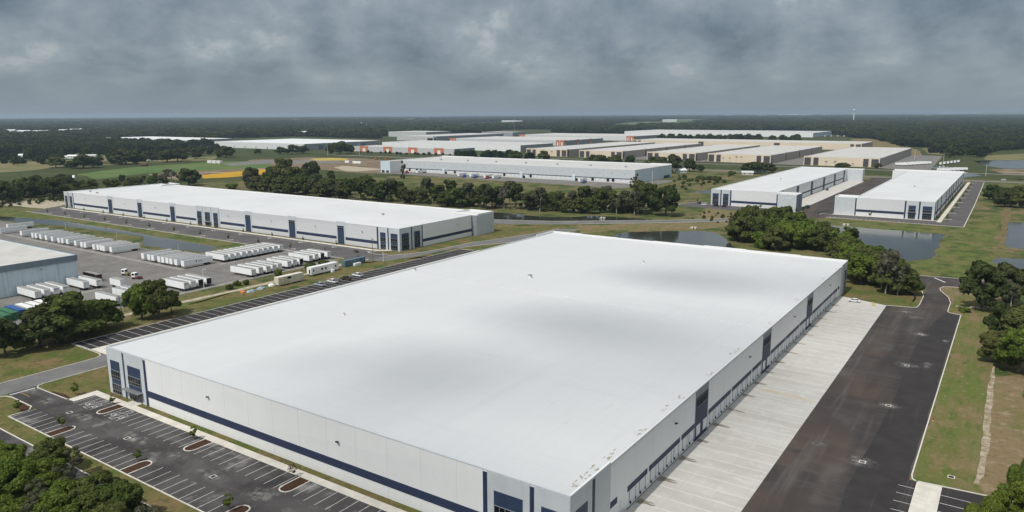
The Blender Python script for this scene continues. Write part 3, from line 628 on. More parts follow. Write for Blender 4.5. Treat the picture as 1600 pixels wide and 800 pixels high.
    cn.build('canopy', M['steel'], root)
    for x in (46.5, 91.7): F.lamp(x, 8.8)
    F.box('downspout', M['steel'], 8.9, 9.05, 0, 3, .2)
    # dock side
    K = Face(root, (L, 0), (0, 1), (1, 0)); K2 = Face(root, (L-.25, 0), (0, 1), (1, 0))
    for a, b in ((-.02, 7.7), (8.85, 14.9)): K.box('tower_panel', M['ltgrey'], a, b, 0, H-.14, .1)
    K.box('accent_strip', M['navy'], 7.76, 8.79, 0, H-.5, .04)
    K.window(1.8, 6.0, TALL, 4)
    for a, b in ((D-11.6, D-6.6), (D-5.9, D+.02)): K.box('tower_panel', M['ltgrey'], a, b, 0, H-.14, .1)
    K.box('accent_strip', M['navy'], D-6.54, D-5.96, 0, H-.5, .04)
    K.window(D-4.8, D-1.4, TALL, 3)
    segs = [(23, 32.3), (33.2, 50), (51, 59.1)]
    bays = [59.5, 114.3, 169.0]
    for b in bays:
        e = b+8; segs += [(e+1, e+18), (e+19, e+36)]+([(e+37, e+46)] if b < 160 else [(e+37, e+45)])
    segs = [s for s in segs if s[1] < 224]
    w1 = K2.box('accent_stripe', M['navy'], 15.5, 18.4, 3.5, 4.75, .08)
    K2.box('accent_stripe', M['navy'], 223.6, 226.6, 3.5, 4.75, .08)
    K2.box('exit_door', M['door'], 19.6, 20.7, .9, 3.2, .1); K2.box('exit_stair', M['concrete'], 19.2, 21.2, 0, .9, 1.6, -.04)
    for a, b in segs:
        K2.box('accent_stripe', M['navy'], a, b, 3.55, 4.7, .08)
        nd = max(1, round((b-a)/4.3)); pt = (b-a)/nd
        for i in range(nd):
            c_ = a+pt*(i+.5)
            dr = K2.box('dock_door', M['door'], c_-1.35, c_+1.35, 1.2, 3.5, .05)
            K2.box('door_frame', M['gap'], c_-1.5, c_-1.35, 1.0, 3.5, .12, -.05, dr); K2.box('door_frame', M['gap'], c_+1.35, c_+1.5, 1.0, 3.5, .12, -.05, dr)
            q = MB(); K2.mb(q, c_-1.0, c_+1.0, .85, 1.2, -.05, .22); q.build('dock_leveller', M['hull'], dr)
            K2.box('bumper', M['black'], c_-1.25, c_-1.02, .7, 1.15, .3, -.05, dr); K2.box('bumper', M['black'], c_+1.02, c_+1.25, .7, 1.15, .3, -.05, dr)
    for b in bays:
        K2.box('bay_panel', M['midgrey'], b-.35, b+8.35, 0, W-.2, .05)
        f_ = K2.box('drive_in_bay', M['navy'], b, b+8, .02, 10.6, .12)
        q = MB(); fr = MB()
        for i in range(3):
            s0 = b+.7+i*2.3; K2.mb(q, s0, s0+2.0, 8.3, 9.9, .12, .17); K2.mb(fr, s0-.1, s0+2.1, 8.2, 8.3, .12, .2)
        q.build('pane', M['dullglass'], f_); fr.build('mullion', M['mullion'], f_)
        K2.box('dock_door', M['door'], b+.5, b+3.0, 1.0, 3.6, .2, .12, f_); K2.box('dock_door', M['door'], b+5.0, b+7.5, 1.0, 3.6, .2, .12, f_)
    for v in (46.6, 100.5, 150, 205): K2.lamp(v, 9.3)
    # plain panels on the two sides turned away
    B = Face(root, (0, D), (0, -1), (-1, 0)); B.box('accent_stripe', M['navy'], 20, D-20, 2.65, 4.45, .06)
    B = Face(root, (L, D), (-1, 0), (0, 1)); B.box('accent_stripe', M['navy'], 20, L-20, 2.65, 4.45, .06)
    return root
main_warehouse()

# ---------------- the long white warehouse on the left
def long_warehouse():
    L, D, H = 381.0, 86.0, 13.0; u0, v0 = -460.0, 204.0
    root = empty('warehouse', P(u0, v0), ANG, label='long low white warehouse with navy bays behind the trailer yard', cat='warehouse')
    foot = [(0, 0), (L, 0), (L, 67.3), (L+3.5, 67.3), (L+3.5, D), (26, D), (26, D+4), (8, D+4), (8, D), (0, D)]
    shell(root, foot, H, M['white'], M['roof2'], .5)
    F = Face(root, (0, 0), (1, 0), (0, -1)); x = lambda u: u-u0
    bays = [(-390.2, -382.6), (-347.6, -340.2), (-304.3, -296.9), (-217.4, -210.0), (-173.7, -165.9), (-129.7, -122.3)]
    def corner(a, mid, b):
        F.box('tower_panel', M['ltgrey'], a, mid-.5, 0, H-.13, .12); F.box('tower_panel', M['ltgrey'], mid+.5, b, 0, H-.13, .12)
        F.box('accent_strip', M['navy'], mid-.45, mid+.45, 0, H-.4, .05)
        F.window(a+1.4, mid-1.9, TALL, 3); F.window(mid+1.9, b-1.4, TALL, 3)
    corner(.02, 7.4, 14.6); corner(x(-95.2), x(-87.6), L+.02); F.box('accent_strip', M['navy'], x(-96.5), x(-95.3), 0, H-.4, .05); F.box('accent_strip', M['navy'], 14.7, 15.6, 0, H-.4, .05)
    for a, b in bays:
        a, b = x(a), x(b); F.box('bay_panel', M['ltgrey'], a, b, 0, H+.5, .14, -.2)
        F.window(a+1.0, b-1.0, [(.1, 8.6, 'panel'), (8.6, 9.7, 'glass'), (9.7, 10.9, 'panel')], 3, 'navy2', .22)
    for a, b in ((-271.5, -263.6), (-262.4, -253.9), (-252.7, -245.0)):
        a, b = x(a), x(b); F.box('tower_panel', M['ltgrey'], a, b, 0, H+.6, .3, -.2); F.window(a+1.3, b-1.3, TALL, 4, 'navy2', .36)
    cn = MB(); F.mb(cn, x(-262), x(-254.2), 3.2, 3.45, .2, 2.0); cn.build('canopy', M['steel'], root)
    edges = [15.6]+[v for a, b in bays[:3] for v in (x(a), x(b))]+[x(-272.2), x(-244.3)]+[v for a, b in bays[3:] for v in (x(a), x(b))]+[x(-96.5)]
    for i in range(0, len(edges), 2): F.box('accent_stripe', M['navy'], edges[i]+.06, edges[i+1]-.06, 2.7, 4.4, .06)
    for u in (-425, -365, -322, -235, -190, -148, -108): F.lamp(x(u), 8.9)
    G = Face(root, (L, 0), (0, 1), (1, 0))
    G.box('tower_panel', M['ltgrey'], -.02, 9.6, 0, H-.13, .12); G.box('tower_panel', M['ltgrey'], 10.6, 18.8, 0, H-.13, .12)
    G.box('accent_strip', M['navy'], 9.66, 10.54, 0, H-.4, .05); G.box('accent_strip', M['navy'], 18.86, 19.7, 0, H-.4, .05)
    G.window(1.6, 7.6, TALL, 4); G.window(12.2, 17.2, TALL, 4)
    G.box('accent_stripe', M['navy'], 19.76, 66.6, 2.7, 4.4, .06); G.box('accent_strip', M['navy'], 66.65, 67.25, 0, H-.4, .06); G.lamp(52, 9)
    G2 = Face(root, (L+3.5, 67.3), (0, 1), (1, 0)); G2.box('loading_panel', M['ltgrey'], -.02, D-67.3+.02, 0, H-.13, .1)
    T = Face(root, (L+.1, 67.3), (1, 0), (0, -1)); T.box('loading_panel', M['midgrey'], .2, 3.5, 0, H-.13, .08)
    p = MB(); p.box(L-16, L+3.2, D-17.0, D-16.7, H-.1, H+.75); p.box(L-16, L-15.7, D-16.7, D-.4, H-.1, H+.75); p.box(L-16, L+3.4, D-.35, D, H+.06, H+.75); p.box(L+3.15, L+3.45, D-16.7, D-.36, H+.06, H+.75); p.build('parapet', M['coping'], root)
    p = MB(); p.box(8.4, 25.6, D-14, D-13.7, H-.1, H+.5); p.box(25.3, 25.6, D-13.6, D+3, H-.1, H+1.1); p.box(8.4, 25.3, D+3.4, D+3.7, H+.06, H+1.1); p.build('parapet', M['coping'], root)
    for px_, py_ in ((16, 14), (33, 11), (330, 40)):
        v = MB().box(px_-.7, px_+.7, py_-.7, py_+.7, H-.5, H+.5).build('roof_vent', M['steel'], root)
long_warehouse()

# ---------------- the two white warehouses at the back right
def court_warehouse():
    u0, v0 = -6.5, 507.5; L, D, H = 53.0, 300.0, 13.2
    root = empty('warehouse', P(u0, v0), ANG, label='white warehouse with concrete truck court and navy dock strips, right of the mown meadow', cat='warehouse')
    foot = [(0, 0), (L+3.5, 0), (L+3.5, -11.5), (L+18.5, -11.5), (L+18.5, 7), (L+3.5, 7), (L-.5, 7.01), (L-.5, D-4), (L+16, D-4), (L+16, D+8), (0, D+8)]
    shell(root, foot, H, M['white'], M['roof2'], .45)
    F = Face(root, (0, 0), (1, 0), (0, -1))
    F.box('tower_panel', M['ltgrey'], -.02, 7.8, 0, H-.1, .12); F.box('tower_panel', M['ltgrey'], 8.9, 16.0, 0, H-.1, .12)
    F.box('accent_strip', M['navy'], 7.9, 8.8, 0, H-.4, .05); F.box('accent_strip', M['navy'], 16.05, 17.1, 0, H-.4, .05)
    F.window(1.3, 6.5, TALL, 4); F.window(10.2, 14.8, TALL, 4)
    F.box('accent_stripe', M['navy'], 17.2, L+3.3, 2.7, 4.6, .06)
    T = Face(root, (L+3.5, -11.5), (1, 0), (0, -1)); T.box('loading_panel', M['ltgrey'], .9, 15.02, 0, H-.1, .1); T.box('accent_strip', M['navy'], 0, .85, 0, H-.3, .05)
    tx = Face(root, (L+18.5, -11.5), (0, 1), (1, 0)); tx.box('loading_panel', M['midgrey'], 0, 9.6, 0, H-.1, .08); tx.box('accent_strip', M['navy'], 9.7, 10.9, 0, H-.3, .06); tx.box('loading_panel', M['midgrey'], 11, 18.5, 0, H-.1, .08)
    K = Face(root, (L-.5, 7), (0, 1), (1, 0)); LL = D-11
    for s in (10, 62, 116, 168, 220, 270): K.box('bay_panel', M['navy'], s, s+7.5, 0, 12.3, .12)
    for a, b in ((18.2, 61.5), (70, 115.5), (124, 167.5), (176, 219.5), (228, 269.5)):
        K.box('accent_stripe', M['navy'], a, b, 3.6, 4.9, .08)
        n = 8; pt = (b-a)/n
        for i in range(n): K.box('dock_door', M['door'], a+pt*(i+.5)-1.35, a+pt*(i+.5)+1.35, 1.2, 3.5, .06)
    n_ = Face(root, (L+16, D-4), (-1, 0), (0, -1)); e = Face(root, (L-.5, D-4), (1, 0), (0, -1)); e.box('loading_panel', M['ltgrey'], .1, 16.5, 0, H-.1, .1)
    MB().box(22, 23.2, 130, 131.2, H-.5, H+.4).build('roof_vent', M['steel'], root)
    # pale street number on the loading tower; too small in the photograph to read
    nm = MB()
    for i, (w_, hh) in enumerate(((.3, 1.3), (1.0, 1.3), (1.0, 1.3), (1.0, 1.3))):
        x0 = 5.2+i*1.5; T.mb(nm, x0, x0+.3, 9.6, 10.9, .1, .16); T.mb(nm, x0, x0+w_, 10.6, 10.9, .1, .17)
        if i: T.mb(nm, x0+.7, x0+1.0, 9.6, 10.9, .1, .165); T.mb(nm, x0, x0+1.0, 10.1, 10.35, .1, .175)
    nm.build('street_number', M['coping'], root)
court_warehouse()
def right_warehouse():
    u0, v0 = 106.0, 500.2; L, D, H = 52.3, 318.0, 13.2
    root = empty('warehouse', P(u0, v0), ANG, label='white warehouse beside the pond at far right, twin blue glass windows at its near corner', cat='warehouse')
    foot = [(-14, 0), (L, 0), (L, D), (-14, D), (-14, D-14), (0, D-14), (0, 13.5), (-14, 13.5)]
    shell(root, foot, H, M['white'], M['roof2'], .45)
    F = Face(root, (-14, 0), (1, 0), (0, -1))
    F.box('loading_panel', M['ltgrey'], -.02, 14.2, 0, H-.1, .1); F.box('accent_strip', M['navy'], 14.3, 15.2, 0, H-.3, .05)
    F.box('accent_stripe', M['navy'], 15.3, 47.2, 2.9, 4.7, .06); F.box('accent_strip', M['navy'], 47.3, 48.3, 0, H-.2, .06)
    F.box('tower_panel', M['ltgrey'], 48.4, 56.3, 0, H-.1, .12); F.box('accent_strip', M['navy'], 56.4, 57.4, 0, H-.3, .05); F.box('tower_panel', M['ltgrey'], 57.5, 66.32, 0, H-.1, .12)
    F.window(49.9, 54.6, TALL, 4); F.window(58.9, 64.9, TALL, 5)
    for x in (52, 61.5): cn = MB(); F.mb(cn, x-2.5, x+3, 4.9, 5.1, .2, 1.4); cn.build('canopy', M['steel'], root)
    K = Face(root, (L, 0), (0, 1), (1, 0))
    K.box('tower_panel', M['ltgrey'], -.02, 8, 0, H-.1, .12); K.box('accent_strip', M['navy'], 8.1, 9.1, 0, H-.3, .05)
    K.window(1.5, 6.6, TALL, 4)
    for i, s in enumerate((20, 50, 95, 126, 150, 172, 205, 235, 270, 300)):
        K.box('bay_panel', M['navy'] if i != 4 else M['navy2'], s, s+4.5, 0, 12.4 if i != 4 else 13.4, .12)
    es = [9.2, 20, 24.5, 50, 54.5, 95, 99.5, 126, 130.5, 150, 154.5, 172, 176.5, 205, 209.5, 235, 239.5, 270, 274.5, 300]
    for i in range(0, len(es), 2): K.box('accent_stripe', M['navy'], es[i]+.06, es[i+1]-.06, 2.9, 4.8, .06)
    p = MB(); p.box(-13.7, .3, 13.2, 13.5, H+.06, H+.5); p.box(-13.99, -13.7, .4, 13.2, H+.06, H+.5); p.build('parapet', M['coping'], root)
    p = MB(); p.box(-13.9, L-.02, D-.35, D-.02, H+.06, H+.7); p.build('parapet', M['coping'], root)
    MB().box(26, 27.2, 120, 121.2, H-.5, H+.4).build('roof_vent', M['steel'], root)
right_warehouse()

# ---------------- the white dock warehouse in the middle distance
def dock_warehouse():
    u0, v0 = -497.0, 645.0; L, D, H = 357.0, 104.0, 15.0
    root = empty('warehouse', P(u0, v0), ANG, label='white cross-dock warehouse with open truck doors, behind the tree belt at picture centre', cat='warehouse')
    foot = [(0, -24), (17, -24), (17, 0), (L, 0), (L, D), (0, D)]
    shell(root, foot, H, M['white'], M['roofgrey'], .7)
    F = Face(root, (17, 0), (1, 0), (0, -1)); W_ = L-17
    F.box('wall_band', M['ltgrey'], .2, W_, 5.2, H-.2, .05)
    F.box('accent_stripe', M['navy2'], .2, W_, 4.4, 5.1, .2)
    r = random.Random(4)
    for i in range(52):
        s = 5+i*6.4; F.box('dock_door', M['door'] if r.random() > .17 else M['glass'], s, s+3.2, 1.1, 4.2, .1)
    for s in (70, 190, 262): F.box('stair_tower', M['bluewall'], s, s+4, 0, 6, 1.6); F.box('entrance', M['glass'], s+4.3, s+7, 0, 3, .2)
    for i in range(21): F.lamp(8+i*16, 10.5)
    for i in range(7):
        x = 50+i*46; v = MB().box(x-1.2, x+1.2, 40, 42.4, H-.7, H+1.0).build('roof_vent', M['gap'], root)
    p = MB(); 
    for a, b, dz in ((0, 60, .9), (60, 150, .5), (150, 200, .8), (200, 330, .5), (330, L-.4, 1.0)): p.box(a+.02, b-.02, D-.4, D-.01, H+.06, H+dz)
    p.build('parapet', M['coping'], root)
    E_ = Face(root, (L, 0), (0, 1), (1, 0)); E_.box('side_panel', M['bluewall'], .1, D-.1, 0, H-.3, .06); E_.box('entrance', M['navy'], D-24, D-6, .2, 3.4, .15)
    T = Face(root, (0, -24), (1, 0), (0, -1)); T.box('tower_panel', M['bluewall'], .1, 16.9, 0, H-.2, .1); T.window(2, 7, [(.3, 3, 'glass')], 4); T.window(10, 15, [(.3, 3, 'glass')], 4)
dock_warehouse()

# ---------------- business park further off
def park_building(label, u0, u1, v0, v1, h, wm, side, roofm, panels='darkpanel', trim='tan', corners=True, nfront=0, nright=0, lamps=0, group=None, cat='warehouse', docks=0):
    root = empty('warehouse', P(u0, v0), ANG, label=label, cat=cat, group=group); L, D = u1-u0, v1-v0
    shell(root, [(0, 0), (L, 0), (L, D), (0, D)], h, wm, roofm, .5, .4)
    F = Face(root, (0, 0), (1, 0), (0, -1)); K = Face(root, (L, 0), (0, 1), (1, 0))
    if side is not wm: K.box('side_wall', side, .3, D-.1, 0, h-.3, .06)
    def block(f, s, w):
        f.box('entrance_panel', M[trim], s, s+w, 0, h+.8, .3, -.3)
        b_ = w*.34 if trim == 'orange' else 1.0; q = f.box('window', M[panels], s+b_, s+w-b_, .3, h*.66 if trim == 'orange' else h-1.2, .36)
    if corners:
        block(F, 0, 11); block(F, 12.5, 9); block(F, L-22, 9); block(F, L-11.5, 11.4); block(K, .5, 9)
    for i in range(nfront): block(F, L*(i+.35)/nfront-6, 24) if trim == 'orange' else block(F, L*(i+1)/(nfront+1)-6, 14)
    for i in range(nright): block(K, D*(i+1)/(nright+1)-5, 10); 
    for i in range(lamps): F.lamp(L*(i+.5)/lamps, h*.55)
    for i in range(docks): F.box('dock_door', M['darkpanel'] if i % 4 == 1 else M['door'], 24+(L-60)*i/docks, 24+(L-60)*i/docks+3, 1, 4, .1)
    return root, F, K
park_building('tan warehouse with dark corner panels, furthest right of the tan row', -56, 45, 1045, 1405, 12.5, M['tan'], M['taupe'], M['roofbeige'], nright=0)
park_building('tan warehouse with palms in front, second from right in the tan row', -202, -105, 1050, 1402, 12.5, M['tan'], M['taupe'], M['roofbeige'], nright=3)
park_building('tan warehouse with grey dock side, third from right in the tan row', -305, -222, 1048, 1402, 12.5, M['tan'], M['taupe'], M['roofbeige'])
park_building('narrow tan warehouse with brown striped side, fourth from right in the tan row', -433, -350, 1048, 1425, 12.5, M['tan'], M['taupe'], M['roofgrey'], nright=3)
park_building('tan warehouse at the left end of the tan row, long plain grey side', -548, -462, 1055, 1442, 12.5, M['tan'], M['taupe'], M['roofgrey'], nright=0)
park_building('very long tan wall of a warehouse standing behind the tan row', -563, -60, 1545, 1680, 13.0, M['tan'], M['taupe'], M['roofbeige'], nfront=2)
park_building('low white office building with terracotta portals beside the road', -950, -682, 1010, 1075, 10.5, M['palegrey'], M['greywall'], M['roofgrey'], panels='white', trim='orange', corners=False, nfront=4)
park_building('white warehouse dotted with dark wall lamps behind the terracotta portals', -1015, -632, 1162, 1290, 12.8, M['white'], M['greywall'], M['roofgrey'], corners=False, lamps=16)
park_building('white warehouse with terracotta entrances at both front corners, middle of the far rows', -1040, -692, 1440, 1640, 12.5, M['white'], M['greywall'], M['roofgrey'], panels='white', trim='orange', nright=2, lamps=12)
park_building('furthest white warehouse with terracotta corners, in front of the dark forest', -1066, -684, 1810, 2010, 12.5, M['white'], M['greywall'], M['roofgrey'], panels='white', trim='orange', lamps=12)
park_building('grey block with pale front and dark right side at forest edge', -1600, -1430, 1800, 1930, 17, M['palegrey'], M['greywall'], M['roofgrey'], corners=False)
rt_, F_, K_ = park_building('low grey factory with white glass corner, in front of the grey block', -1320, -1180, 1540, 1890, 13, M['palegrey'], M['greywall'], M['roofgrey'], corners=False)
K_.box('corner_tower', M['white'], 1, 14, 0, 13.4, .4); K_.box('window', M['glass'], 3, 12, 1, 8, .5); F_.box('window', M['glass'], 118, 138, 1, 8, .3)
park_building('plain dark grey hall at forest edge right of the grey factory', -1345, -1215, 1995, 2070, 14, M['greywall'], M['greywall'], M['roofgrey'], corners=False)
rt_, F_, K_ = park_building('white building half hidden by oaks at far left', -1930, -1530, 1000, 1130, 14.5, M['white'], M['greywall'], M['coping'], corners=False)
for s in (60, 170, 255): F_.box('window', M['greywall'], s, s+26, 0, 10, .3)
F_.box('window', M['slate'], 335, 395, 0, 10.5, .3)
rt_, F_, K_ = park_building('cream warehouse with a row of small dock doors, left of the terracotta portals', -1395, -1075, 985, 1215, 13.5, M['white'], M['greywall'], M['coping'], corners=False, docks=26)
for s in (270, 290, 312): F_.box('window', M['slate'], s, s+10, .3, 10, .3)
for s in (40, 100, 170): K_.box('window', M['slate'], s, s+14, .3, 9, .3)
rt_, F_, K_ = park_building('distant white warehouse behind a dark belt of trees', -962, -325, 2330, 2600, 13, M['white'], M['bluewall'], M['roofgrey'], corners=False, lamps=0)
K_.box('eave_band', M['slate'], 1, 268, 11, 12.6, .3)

# ---------------- metal building in the trailer yard
def yard_building():
    root = empty('metal_building', P(-300, -60), ANG, label='pale blue metal building with beige roof at left edge of trailer yard', cat='building')
    L, D, H = 152.5, 123.0, 13.6
    shell(root, [(0, 0), (L, 0), (L, D), (0, D)], H, M['bluewall'], M['roofbeige'], .25, .3, False)
    K = Face(root, (L, 0), (0, 1), (1, 0)); K.box('fascia', M['bluefascia'], -.1, D+.1, H-2.6, H+.1, .5)
    N_ = Face(root, (L, D), (-1, 0), (0, 1)); N_.box('fascia', M['bluefascia'], -.4, L, H-2.6, H+.1, .5)
    K.lamp(70, 9.5); K.lamp(108, 9.6)
    for i in range(4): K.box('dock_door', M['door'], 14+i*6, 17.4+i*6, 1.1, 4.2, .1)
yard_building()

# ================================================================== VEHICLES AND CONTAINERS
ORD = ['first', 'second', 'third', 'fourth', 'fifth', 'sixth', 'seventh', 'eighth', 'ninth', 'tenth', 'eleventh', 'twelfth', 'thirteenth', 'fourteenth', 'fifteenth', 'sixteenth']
def wheel_mb(x, y, r, w, m=None):
    return (m or MB()).tube((x, y-w/2, r), (x, y+w/2, r), r, n=14)
def make_trailer():
    root = empty('semi_trailer', (0, 0, 0)); L = 16.15
    b = MB().box(0, L, -1.3, 1.3, 1.15, 4.02).build('body', M['trailer'], root); bevel_mesh(b, .07)
    MB().box(.08, L-.08, -1.22, 1.22, 4.0, 4.07).build('roof', M['trailertop'], root)
    for s in (-1, 1):
        d = MB().box(L-.02, L+.06, .03*s if s > 0 else -1.24, 1.24 if s > 0 else -.03, 1.2, 3.9).build('rear_door', M['trailer'], root)
        q = MB()
        for y in (.35, .9): q.box(L+.06, L+.11, s*y-.03, s*y+.03, 1.2, 3.85)
        q.build('lock_rod', M['steel'], d)
    f = MB(); f.box(.3, L-.1, -.5, -.38, .95, 1.15); f.box(.3, L-.1, .38, .5, .95, 1.15); f.box(L-.15, L, -1.2, 1.2, .5, .62); f.box(L-.15, L-.05, -.9, -.8, .6, 1.1); f.box(L-.15, L-.05, .8, .9, .6, 1.1)
    f.box(L-3.9, L-1.2, -.9, .9, .45, .6); f.build('chassis', M['black'], root)
    for x in (L-3.3, L-1.95):
        for s in (-1, 1): wheel_mb(x, s*1.0, .5, .55).build('wheel', M['black'], root)
    for s in (-1, 1): MB().box(2.6, 2.75, s*.75-.07, s*.75+.07, .05, 1.15).box(2.5, 2.85, s*.75-.14, s*.75+.14, 0, .06).build('landing_leg', M['steel'], root)
    return root
TR = make_trailer(); tr_used = [False]
def trailer(u, v, rz, label, group):
    if not tr_used[0]:
        tr_used[0] = True; TR.location = P(u, v, .06); TR.rotation_euler = (0, 0, rz); tag(TR, label, 'trailer', group); return TR
    return copy_tree(TR, P(u, v, .06), rz, label=label, cat='trailer', group=group)
NZ = ANG+math.pi/2
r = random.Random(11)
t1 = [-317, -301.6, -297.6, -291, -284, -276.3, -267.8, -263.6, -257.9, -248.5, -240.5, -236.8, -226.8, -223.1, -219.6, -216, -209.4]
ORD += ['seventeenth', 'eighteenth']
for i, u in enumerate(t1):
    trailer(u+.2, 110+r.uniform(-.3, .3), NZ, '%s white trailer from the left in the long row along the ditch' % ORD[i], 'trailers along the ditch')
for i, u in enumerate([-175.6, -169.6, -165.9, -159.9, -156.2, -152.7, -148.9, -144.6, -138.7]):
    t_ = trailer(u, 109.3+r.uniform(-.2, .2), NZ, ('%s white trailer from the left in the row of nine at yard centre' % ORD[i]) if i < 8 else 'white trailer with small navy emblem on its side, right end of the row of nine', 'trailers at yard centre')
    if i == 8:
        MB().add([(6.6, -1.32, 2.3), (6.9, -1.32, 2.2), (7.3, -1.32, 3.2), (6.7, -1.32, 3.3)], [(0, 1, 2, 3)]).add([(7.9+.45*k_, -1.32, 2.5) for k_ in range(2)]+[(8.35, -1.32, 2.85), (7.9, -1.32, 2.85)], [(0, 1, 2, 3)]).add([(8.5, -1.32, 2.55), (10.2, -1.32, 2.55), (10.2, -1.32, 2.8), (8.5, -1.32, 2.8)], [(0, 1, 2, 3)]).build('emblem', M['navy'], t_)
def urow(uend, vs, text, group, dark=()):
    for i, v in enumerate(vs):
        lab = text % ORD[i]
        if i in dark: lab = lab.replace('white trailer', 'open trailer')
        t_ = trailer(uend-16.15+r.uniform(-.35, .35), v+1.3, ANG, lab, group)
        if i in dark: MB().box(16.22, 16.26, -1.15, 1.15, 1.25, 3.85).build('shaded_rear_panel', M['black'], t_)  # black sheet over the doors paints the shade inside an open rear
        elif r.random() < .5: MB().box(16.24, 16.27, -.9, .9, 3.2, 3.6).build('rear_lettering', M['gap'], t_)
urow(-134.2, [130.1, 133.6, 137.1, 140.8, 144.3, 147.7, 151.2, 154.7, 158.0, 161.5, 165.2], '%s white trailer from the left in the long row, doors towards the blue container', 'trailers in the long row')
urow(-91.6, [114.7, 119.3, 123.2, 126.8, 130.4], '%s white trailer from the left in the short row beside the cream office trailer', 'trailers beside the cream trailer')
urow(-93.2, [137.2, 141.0, 144.6], '%s white trailer from the left in the row of three by the white office trailer', 'trailers behind the white office', (2,))
urow(-95.8, [153.2, 157.3, 161.4, 165.6], '%s white trailer from the left in the rightmost row of four in the yard', 'trailers at the yard end', (2,))
urow(-92.4, [80.7, 84.2, 87.8, 91.6], '%s trailer from the left in the row half hidden by the round oak', 'trailers behind the oak', (2, 3))
urow(-93.2, [58.5, 62.0], '%s white trailer from the left of the pair left of the round oak', 'trailers left of the oak')
urow(-91.8, [50.4], '%s white trailer beside the leaning power pole', 'trailer by the pole')
urow(-131.0, [57.2], '%s white trailer with black print on its side near the metal building', 'trailer near the building')
urow(-130.2, [62.4], '%s white trailer behind the one with black print, beside the tractor', 'trailer by the tractor')
urow(-129.9, [36.9, 40.7, 44.4, 48.0], '%s white trailer from the left backed up before the pale blue wall', 'trailers at the pale blue building')
for u, v, l in ((-341.5, 107.5, 'white trailer alone by the left picture edge, nearer of two'), (-356, 118, 'white trailer at the left picture edge behind another')):
    trailer(u, v, NZ, l, 'trailers at the left edge')

def make_container(m, L, W, H, legs=.0, roofm=None, name='shipping_container', ribs=True, door=True):
    root = empty(name, (0, 0, 0)); z0 = .15+legs
    b = MB()
    if ribs:      # corrugated long sides
        n = int(L/.28/2)*2; top = []; 
        for s in (-1, 1):
            pts = []
            for i in range(n+1): pts.append((L*i/n, s*(W/2-(.05 if (i//2) % 2 else 0))))
            if s < 0: ring = pts
            else: ring = ring+pts[::-1]
        b.prism(ring, z0, z0+H-.05)
    else: b.box(0, L, -W/2, W/2, z0, z0+H-.05)
    b.build('body', m, root)
    MB().box(-.02, L+.02, -W/2-.02, W/2+.02, z0+H-.05, z0+H).build('roof', roofm or m, root)
    f = MB()
    for x in (-.03, L-.12):
        for y in (-W/2-.03, W/2-.12): f.box(x, x+.15, y, y+.15, z0-.1, z0+H-.06)
    f.box(-.02, L+.02, -W/2-.03, -W/2+.1, z0-.15, z0+.05); f.box(-.02, L+.02, W/2-.1, W/2+.03, z0-.15, z0+.05); f.build('frame', m, root)
    if legs:
        q = MB()
        for x in (1.0, L/2, L-1.0): q.box(x-.3, x+.3, -W/2+.2, W/2-.2, 0, z0-.02)
        q.build('support', M['gap'], root)
    return root
def put(o, u, v, rz, label, cat, group=None, z=.06):
    o.location = P(u, v, z); o.rotation_euler = (0, 0, rz); return tag(o, label, cat, group)
def office(o, L, W, side, wins, z=1.6):
    for x, ww in wins: MB().box(x, x+ww, side*W/2-.03, side*W/2+.03, z, z+1.0).build('window', M['glass'], o)
c1 = make_container(M['cream'], 14.2, 2.9, 3.4, .5, M['creamtop'], 'office_trailer', False); office(c1, 14.2, 2.9, -1, [(5.0, 2.2)], 2.6)
put(c1, -67.0, 109.8, NZ, 'cream office trailer with rust marks standing in the grass behind the parking row', 'office trailer')
c2 = make_container(M['trailer'], 17.2, 3.0, 3.3, .75, M['coping'], 'office_trailer', False); office(c2, 17.2, 3.0, -1, [(1.2, .7), (6.2, 1.2), (8.7, .9), (15.0, .8)], 2.1)
MB().box(-.05, -.02, -.9, .2, 1.2, 3.2).build('door', M['brown'], c2); MB().box(11.8, 13.4, -3.0, -1.6, .02, 1.3).build('generator', M['trailer'], c2)
put(c2, -71.2, 132.2, NZ, 'white office trailer with dark windows raised on blocks behind the pickups', 'office trailer')
c3 = make_container(M['slate'], 14.2, 2.6, 3.0); put(c3, -73.6, 156.2, NZ, 'slate blue container standing in the grass left of a tall pole', 'container')
c4 = make_container(M['trailer'], 4.2, 1.3, 1.2, 0, None, 'storage_box', False); put(c4, -70.8, 161.0, NZ, 'small white box on the ground before the slate blue container', 'box')
cw = None
for i, v in enumerate([26.2, 29.6, 33.0, 36.4, 39.8, 43.2]):
    l = '%s white container from the left, roof showing above the oaks' % ORD[i]
    if cw is None: cw = put(make_container(M['cream'], 12.2, 2.5, 2.7, 0, M['coping']), -119, v, ANG, l, 'container', 'white containers behind the oaks')
    else: copy_tree(cw, P(-119+.4*(i % 2), v, .06), ANG, label=l, cat='container', group='white containers behind the oaks')
cb = put(make_container(M['carblue'], 12.2, 2.5, 2.7), -119, 22.6, ANG, 'blue container between the green and the white ones', 'container')
put(make_container(M['cargreen'], 12.2, 2.5, 2.7), -117, 19.2, ANG, 'green container with a white patch on its roof, next to the blue one', 'container')
put(make_container(M['cargreen'], 12.2, 2.5, 2.7), -115, 15.8, ANG, 'lighter green container at the left picture edge', 'container')
put(make_container(M['cargreen'], 12.2, 2.5, 2.7, 0, M['cargreen']), -109.5, 54.2, ANG, 'dark green open top container left of the leaning power pole', 'container')
put(make_container(M['brown'], 12.2, 2.5, 2.9, .3, M['trailertop']), -157, 71.0, ANG, 'brown box with grey roof behind the pale blue metal building', 'container')

